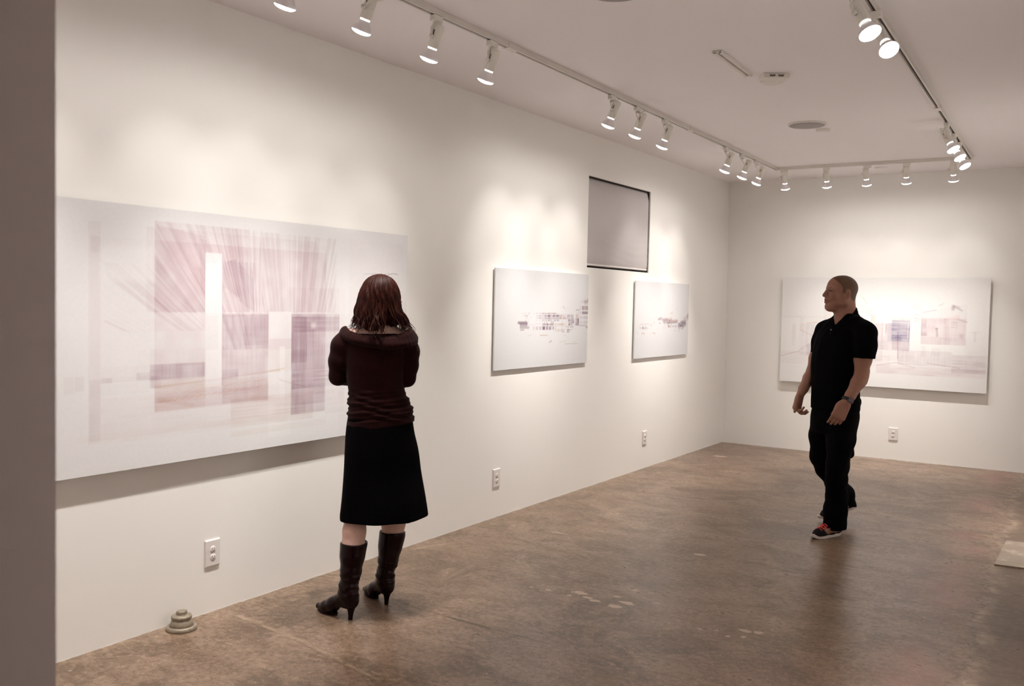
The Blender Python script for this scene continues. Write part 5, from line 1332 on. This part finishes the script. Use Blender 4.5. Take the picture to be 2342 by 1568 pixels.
def boot(heel, d, knee, top, label, zip_=False):
    """heel point on the floor, horizontal direction of the toe, shaft from ankle to top"""
    h = np.array([*heel, 0.0]); d = nv([*d, 0]); s = nv(np.cross([0,0,1], d)); Z = np.array([0,0,1.0])
    P = lambda a, b, z: h+d*a+s*b+Z*z
    lo = np.minimum(np.minimum(h, top), P(.25, 0, 0))-.09; hi = np.maximum(np.maximum(h, top), P(.25, 0, 0))+.09; lo[2] = -.004; hi[2] = top[2]+.03
    F = Field(lo, hi, .0036); top = np.array(top, float)
    an = P(.030, 0, .135); md = an+(top-an)*.38; m2 = an+(top-an)*.70
    def wr(X, Y, Zz): k = np.clip((.26-Zz)/.05, 0, 1)*np.clip((Zz-.095)/.03, 0, 1); return k*(.0015*np.sin(Zz*150+(X+Y)*28+2.2*np.sin((X-Y)*40))+.0013*np.sin(Zz*95-(X+Y)*45+1.3)+.0010*np.sin(Zz*260+(X-Y)*60))
    F.chain([(an, .039), (md, .046), (m2, .056), (top-(0,0,.012), .0600), (top+(0,0,.05), .062)], .03)
    F.cone(P(.010, 0, .098), P(.040, 0, .150), .035, .040, .03); F.cone(P(.032, 0, .115), P(.125, 0, .056), .038, .036, .03)
    F.cone(P(.012, 0, .082), P(.060, 0, .072), .029, .030, .02)
    F.cone(P(.125, 0, .050), P(.175, -.002, .034), .036, .033, .025, flat=((0,0,1), .95)); F.cone(P(.175, -.002, .030), P(.232, -.004, .024), .033, .019, .02, flat=((0,0,1), .85))
    F.add(wr); F.cut(lambda X, Y, Zz: Zz-.006)
    # arch under the instep
    F.ell(P(.066, 0, .018), (.050, .08, .038), np.array([d, s, Z]), .012, 'sub')
    F.cut(lambda X, Y, Zz: (top[2]-.004+.010*np.sin((X+Y)*9))-Zz)
    F.cone(top-(0,0,.02), top+(0,0,.05), .0555, .0555, 0, 'sub')
    me, V = F.mesh('boot'); bo = link('boot', me, woman, [M['leather']]); bo['label'] = label
    Hh = MB(); prof = [(.0105, 0), (.0105, .004), (.0115, .020), (.0150, .042), (.0215, .062), (.0265, .078), (.024, .086)]
    vs = []; fs = []; n = 20
    for r, z in prof:
        for i in range(n): th = 2*math.pi*i/n; vs.append(Vector(P(.012-(.078-z)*-.06+r*math.cos(th)*1.1, r*math.sin(th), z)))
    for j in range(len(prof)-1):
        for i in range(n): k = (i+1) % n; fs.append((j*n+i, j*n+k, (j+1)*n+k, (j+1)*n+i))
    fs += [tuple(range(n))[::-1], tuple((len(prof)-1)*n+i for i in range(n))]; Hh.add(vs, fs, True); Hh.build('heel', M['leather'], bo)
    S = MB(); vs = []; fs = []; n = 40
    for z in (0, .012):
        for i in range(n):
            th = 2*math.pi*i/n; x = .172+.066*math.cos(th); w = .0265*(1-.28*max(0, math.cos(th))) ; lift = .006*max(0, (x-.195)/.05)**1.6 + .010*max(0, (.125-x)/.03)**1.3
            vs.append(Vector(P(x, w*math.sin(th)*.98, z+lift)))
    for i in range(n): k = (i+1) % n; fs.append((i, k, n+k, n+i))
    fs += [tuple(range(n))[::-1], tuple(range(n, 2*n))]; S.add(vs, fs, False); S.build('sole', M['leather'], bo)
    if zip_:
        zt = MB(); pts = [top+s*.059+d*.0+(0,0,-.25+i*.05) for i in range(6)]
        q = top - d*.0; zt.tube([Vector(q+(-.055, .0, -.004)), Vector(q+(-.0575, -.004, -.022)), Vector(q+(-.057, -.004, -.040))], .0035, 6); zt.build('zip_pull', M['watch'], bo)
boot((-.071, -.150), (-.74, .67), None, (-.072, -.092, .382), 'nearer oxblood leather high-heeled boot, toe pointing left')
boot((.103, .058), (-.50, .86), None, (.120, .088, .372), 'farther oxblood leather high-heeled boot, toe pointing to the wall', True)

def woman_hair():
    hc = np.array([.046, .010, 1.586]); f = nv([.80, .60, .0]); l = nv(np.cross([0,0,1], f))
    F = Field((-.17, -.20, 1.32), (.25, .20, 1.72), .004)
    F.ell((.038, .004, 1.604), (.090, .094, .092), None, .02)
    F.ell((.022, -.010, 1.545), (.094, .084, .095), None, .04); F.ell((.070, .000, 1.560), (.066, .078, .10), None, .03)
    F.ell((-.026, -.018, 1.495), (.058, .058, .058), None, .04); F.ell((.098, -.015, 1.490), (.046, .058, .055), None, .04); F.ell((.005, -.045, 1.475), (.055, .045, .070), None, .04)
    # keep the face clear
    F.ell(hc+f*.096+(0,0,-.045), (.060, .064, .072), np.array([f, l, [0,0,1]]), .02, 'sub')
    F.cone((.035, .03, 1.30), (.040, .035, 1.50), .065, .045, .02, 'sub')
    def strands(X, Y, Z):
        th = np.arctan2(Y-.0, X-.04); k = np.clip((1.66-Z)/.06, .25, 1)
        return k*(.0034*np.sin(th*21+Z*18+2*np.sin(Z*30+th*2))+.0022*np.sin(th*43-Z*26)+.0018*np.sin(th*11+Z*70))
    F.add(strands)
    me, V = F.mesh('hair'); base = link('hair', me, woman, [M['hair']])
    b = MB(); r = random.Random(5)
    for i in range(620):
        th = -math.pi*1.12+math.pi*1.32*r.random()           # round the back and sides
        if i % 7 == 0: th = r.uniform(-.2, .55)
        if i % 9 == 0: th = r.uniform(2.2, 3.1)
        z0 = r.uniform(1.665, 1.693) if i % 5 < 3 else r.uniform(1.50, 1.66)
        end = r.uniform(1.400, 1.460) - (.035 if -.35 < math.cos(th) < .25 and math.sin(th) < 0 else 0) - (.008 if math.cos(th) > .6 else 0) + (.045 if .25 < math.cos(th) < .6 and math.sin(th) < 0 else 0)
        n = 22; ph = r.uniform(0, 6.3); curl = r.uniform(.005, .016); fl = r.uniform(-.012, .034); sw = r.uniform(-.28, .28); pts = []
        for k in range(n+1):
            t = k/n; z = z0+(end-z0)*t; rr = math.sqrt(max(.004, 1-((z-1.602)/.0935)**2)) if z > 1.602 else 1.0
            kk = max(0, (1.54-z)/.10); g = max(0, (1.60-z)/.18); out = .0930+.018*g+fl*g*g*1.2
            if k == 0: out -= .006
            a_ = th+sw*math.sin(t*3.0+ph)*.35; c_, s_ = math.cos(a_), math.sin(a_)
            wx = curl*kk*math.sin(ph+z*52); wy = curl*kk*math.cos(ph+z*52)
            pts.append(Vector((.038-.004*g+out*rr*c_+wx+(.018*kk if c_ > .4 else 0), .003+out*1.0*rr*s_+wy, z+.004*math.sin(ph+t*20)*kk)))
        w = r.uniform(.0010, .0030)
        b.tube(pts, [w*(.5+1.2*math.sin(math.pi*min(1, .15+k/n*.85))) * (1-.75*max(0, (k/n-.7)/.3)) for k in range(n+1)], 4, r.uniform(.4, .8))
    for i in range(22):                                          # loose flyaways on the crown and by the right cheek
        if i < 5:
            a0 = r.uniform(0, 6.28); p = Vector((.04+.03*math.cos(a0), .0+.03*math.sin(a0), 1.690)); dx = r.choice((-1, 1))*r.uniform(.04, .065); hh = r.uniform(.006, .013)
            b.tube([p+Vector((dx*t/9, .02*t/9, hh*math.sin(math.pi*t/11)*1.2-.004)) for t in range(10)], .00035, 4)
        else:
            p = Vector((.125+r.uniform(-.01, .006), r.uniform(-.06, .02), r.uniform(1.48, 1.53))); pts = [p]; ph = r.uniform(0, 6.3); A_ = r.uniform(.01, .02); ex = r.uniform(.02, .065)
            for k in range(1, 15): t = k/14; pts.append(p+Vector((ex*t+A_*math.sin(ph+t*8)*t, A_*math.cos(ph+t*8)*t, -(.10)*t)))
            b.tube(pts, [.0017*(1-.7*k/14) for k in range(15)], 5)
    b.build('hair_lock', M['hair'], base)
woman_hair()
# ------------------------------------------------------------------ camera, world, view
cd = bpy.data.cameras.new('camera'); cam = bpy.data.objects.new('camera', cd); col.objects.link(cam)
cd.sensor_width = 36; cd.lens = 2119.04/2342*36; cd.clip_start = .05
yaw, pitch, roll = .5695829676, .0441777315, .0210496273
f = Vector((-math.sin(yaw)*math.cos(pitch), math.cos(yaw)*math.cos(pitch), -math.sin(pitch)))
r = Vector((math.cos(yaw), math.sin(yaw), 0)); u = r.cross(f)
r2 = math.cos(roll)*r+math.sin(roll)*u; u2 = -math.sin(roll)*r+math.cos(roll)*u
Mc = Matrix((r2, u2, -f)).transposed().to_4x4(); Mc.translation = (3.68833, 0, 1.57); cam.matrix_world = Mc
cd.dof.use_dof = True; cd.dof.focus_distance = 5.6; cd.dof.aperture_fstop = 3.5
scene.camera = cam
w = bpy.data.worlds.new('world'); scene.world = w; w.use_nodes = True
w.node_tree.nodes['Background'].inputs[0].default_value = (.5, .45, .5, 1); w.node_tree.nodes['Background'].inputs[1].default_value = .05
vs = scene.view_settings; vs.view_transform = 'Standard'; vs.look = 'None'; vs.gamma = 1; vs.use_curve_mapping = False; vs.exposure = .37
scene.cycles.max_bounces = 6; scene.cycles.diffuse_bounces = 5; scene.cycles.glossy_bounces = 2; scene.cycles.transmission_bounces = 2; scene.cycles.sample_clamp_indirect = 6
scene.cycles.adaptive_threshold = .11; scene.cycles.adaptive_min_samples = 16
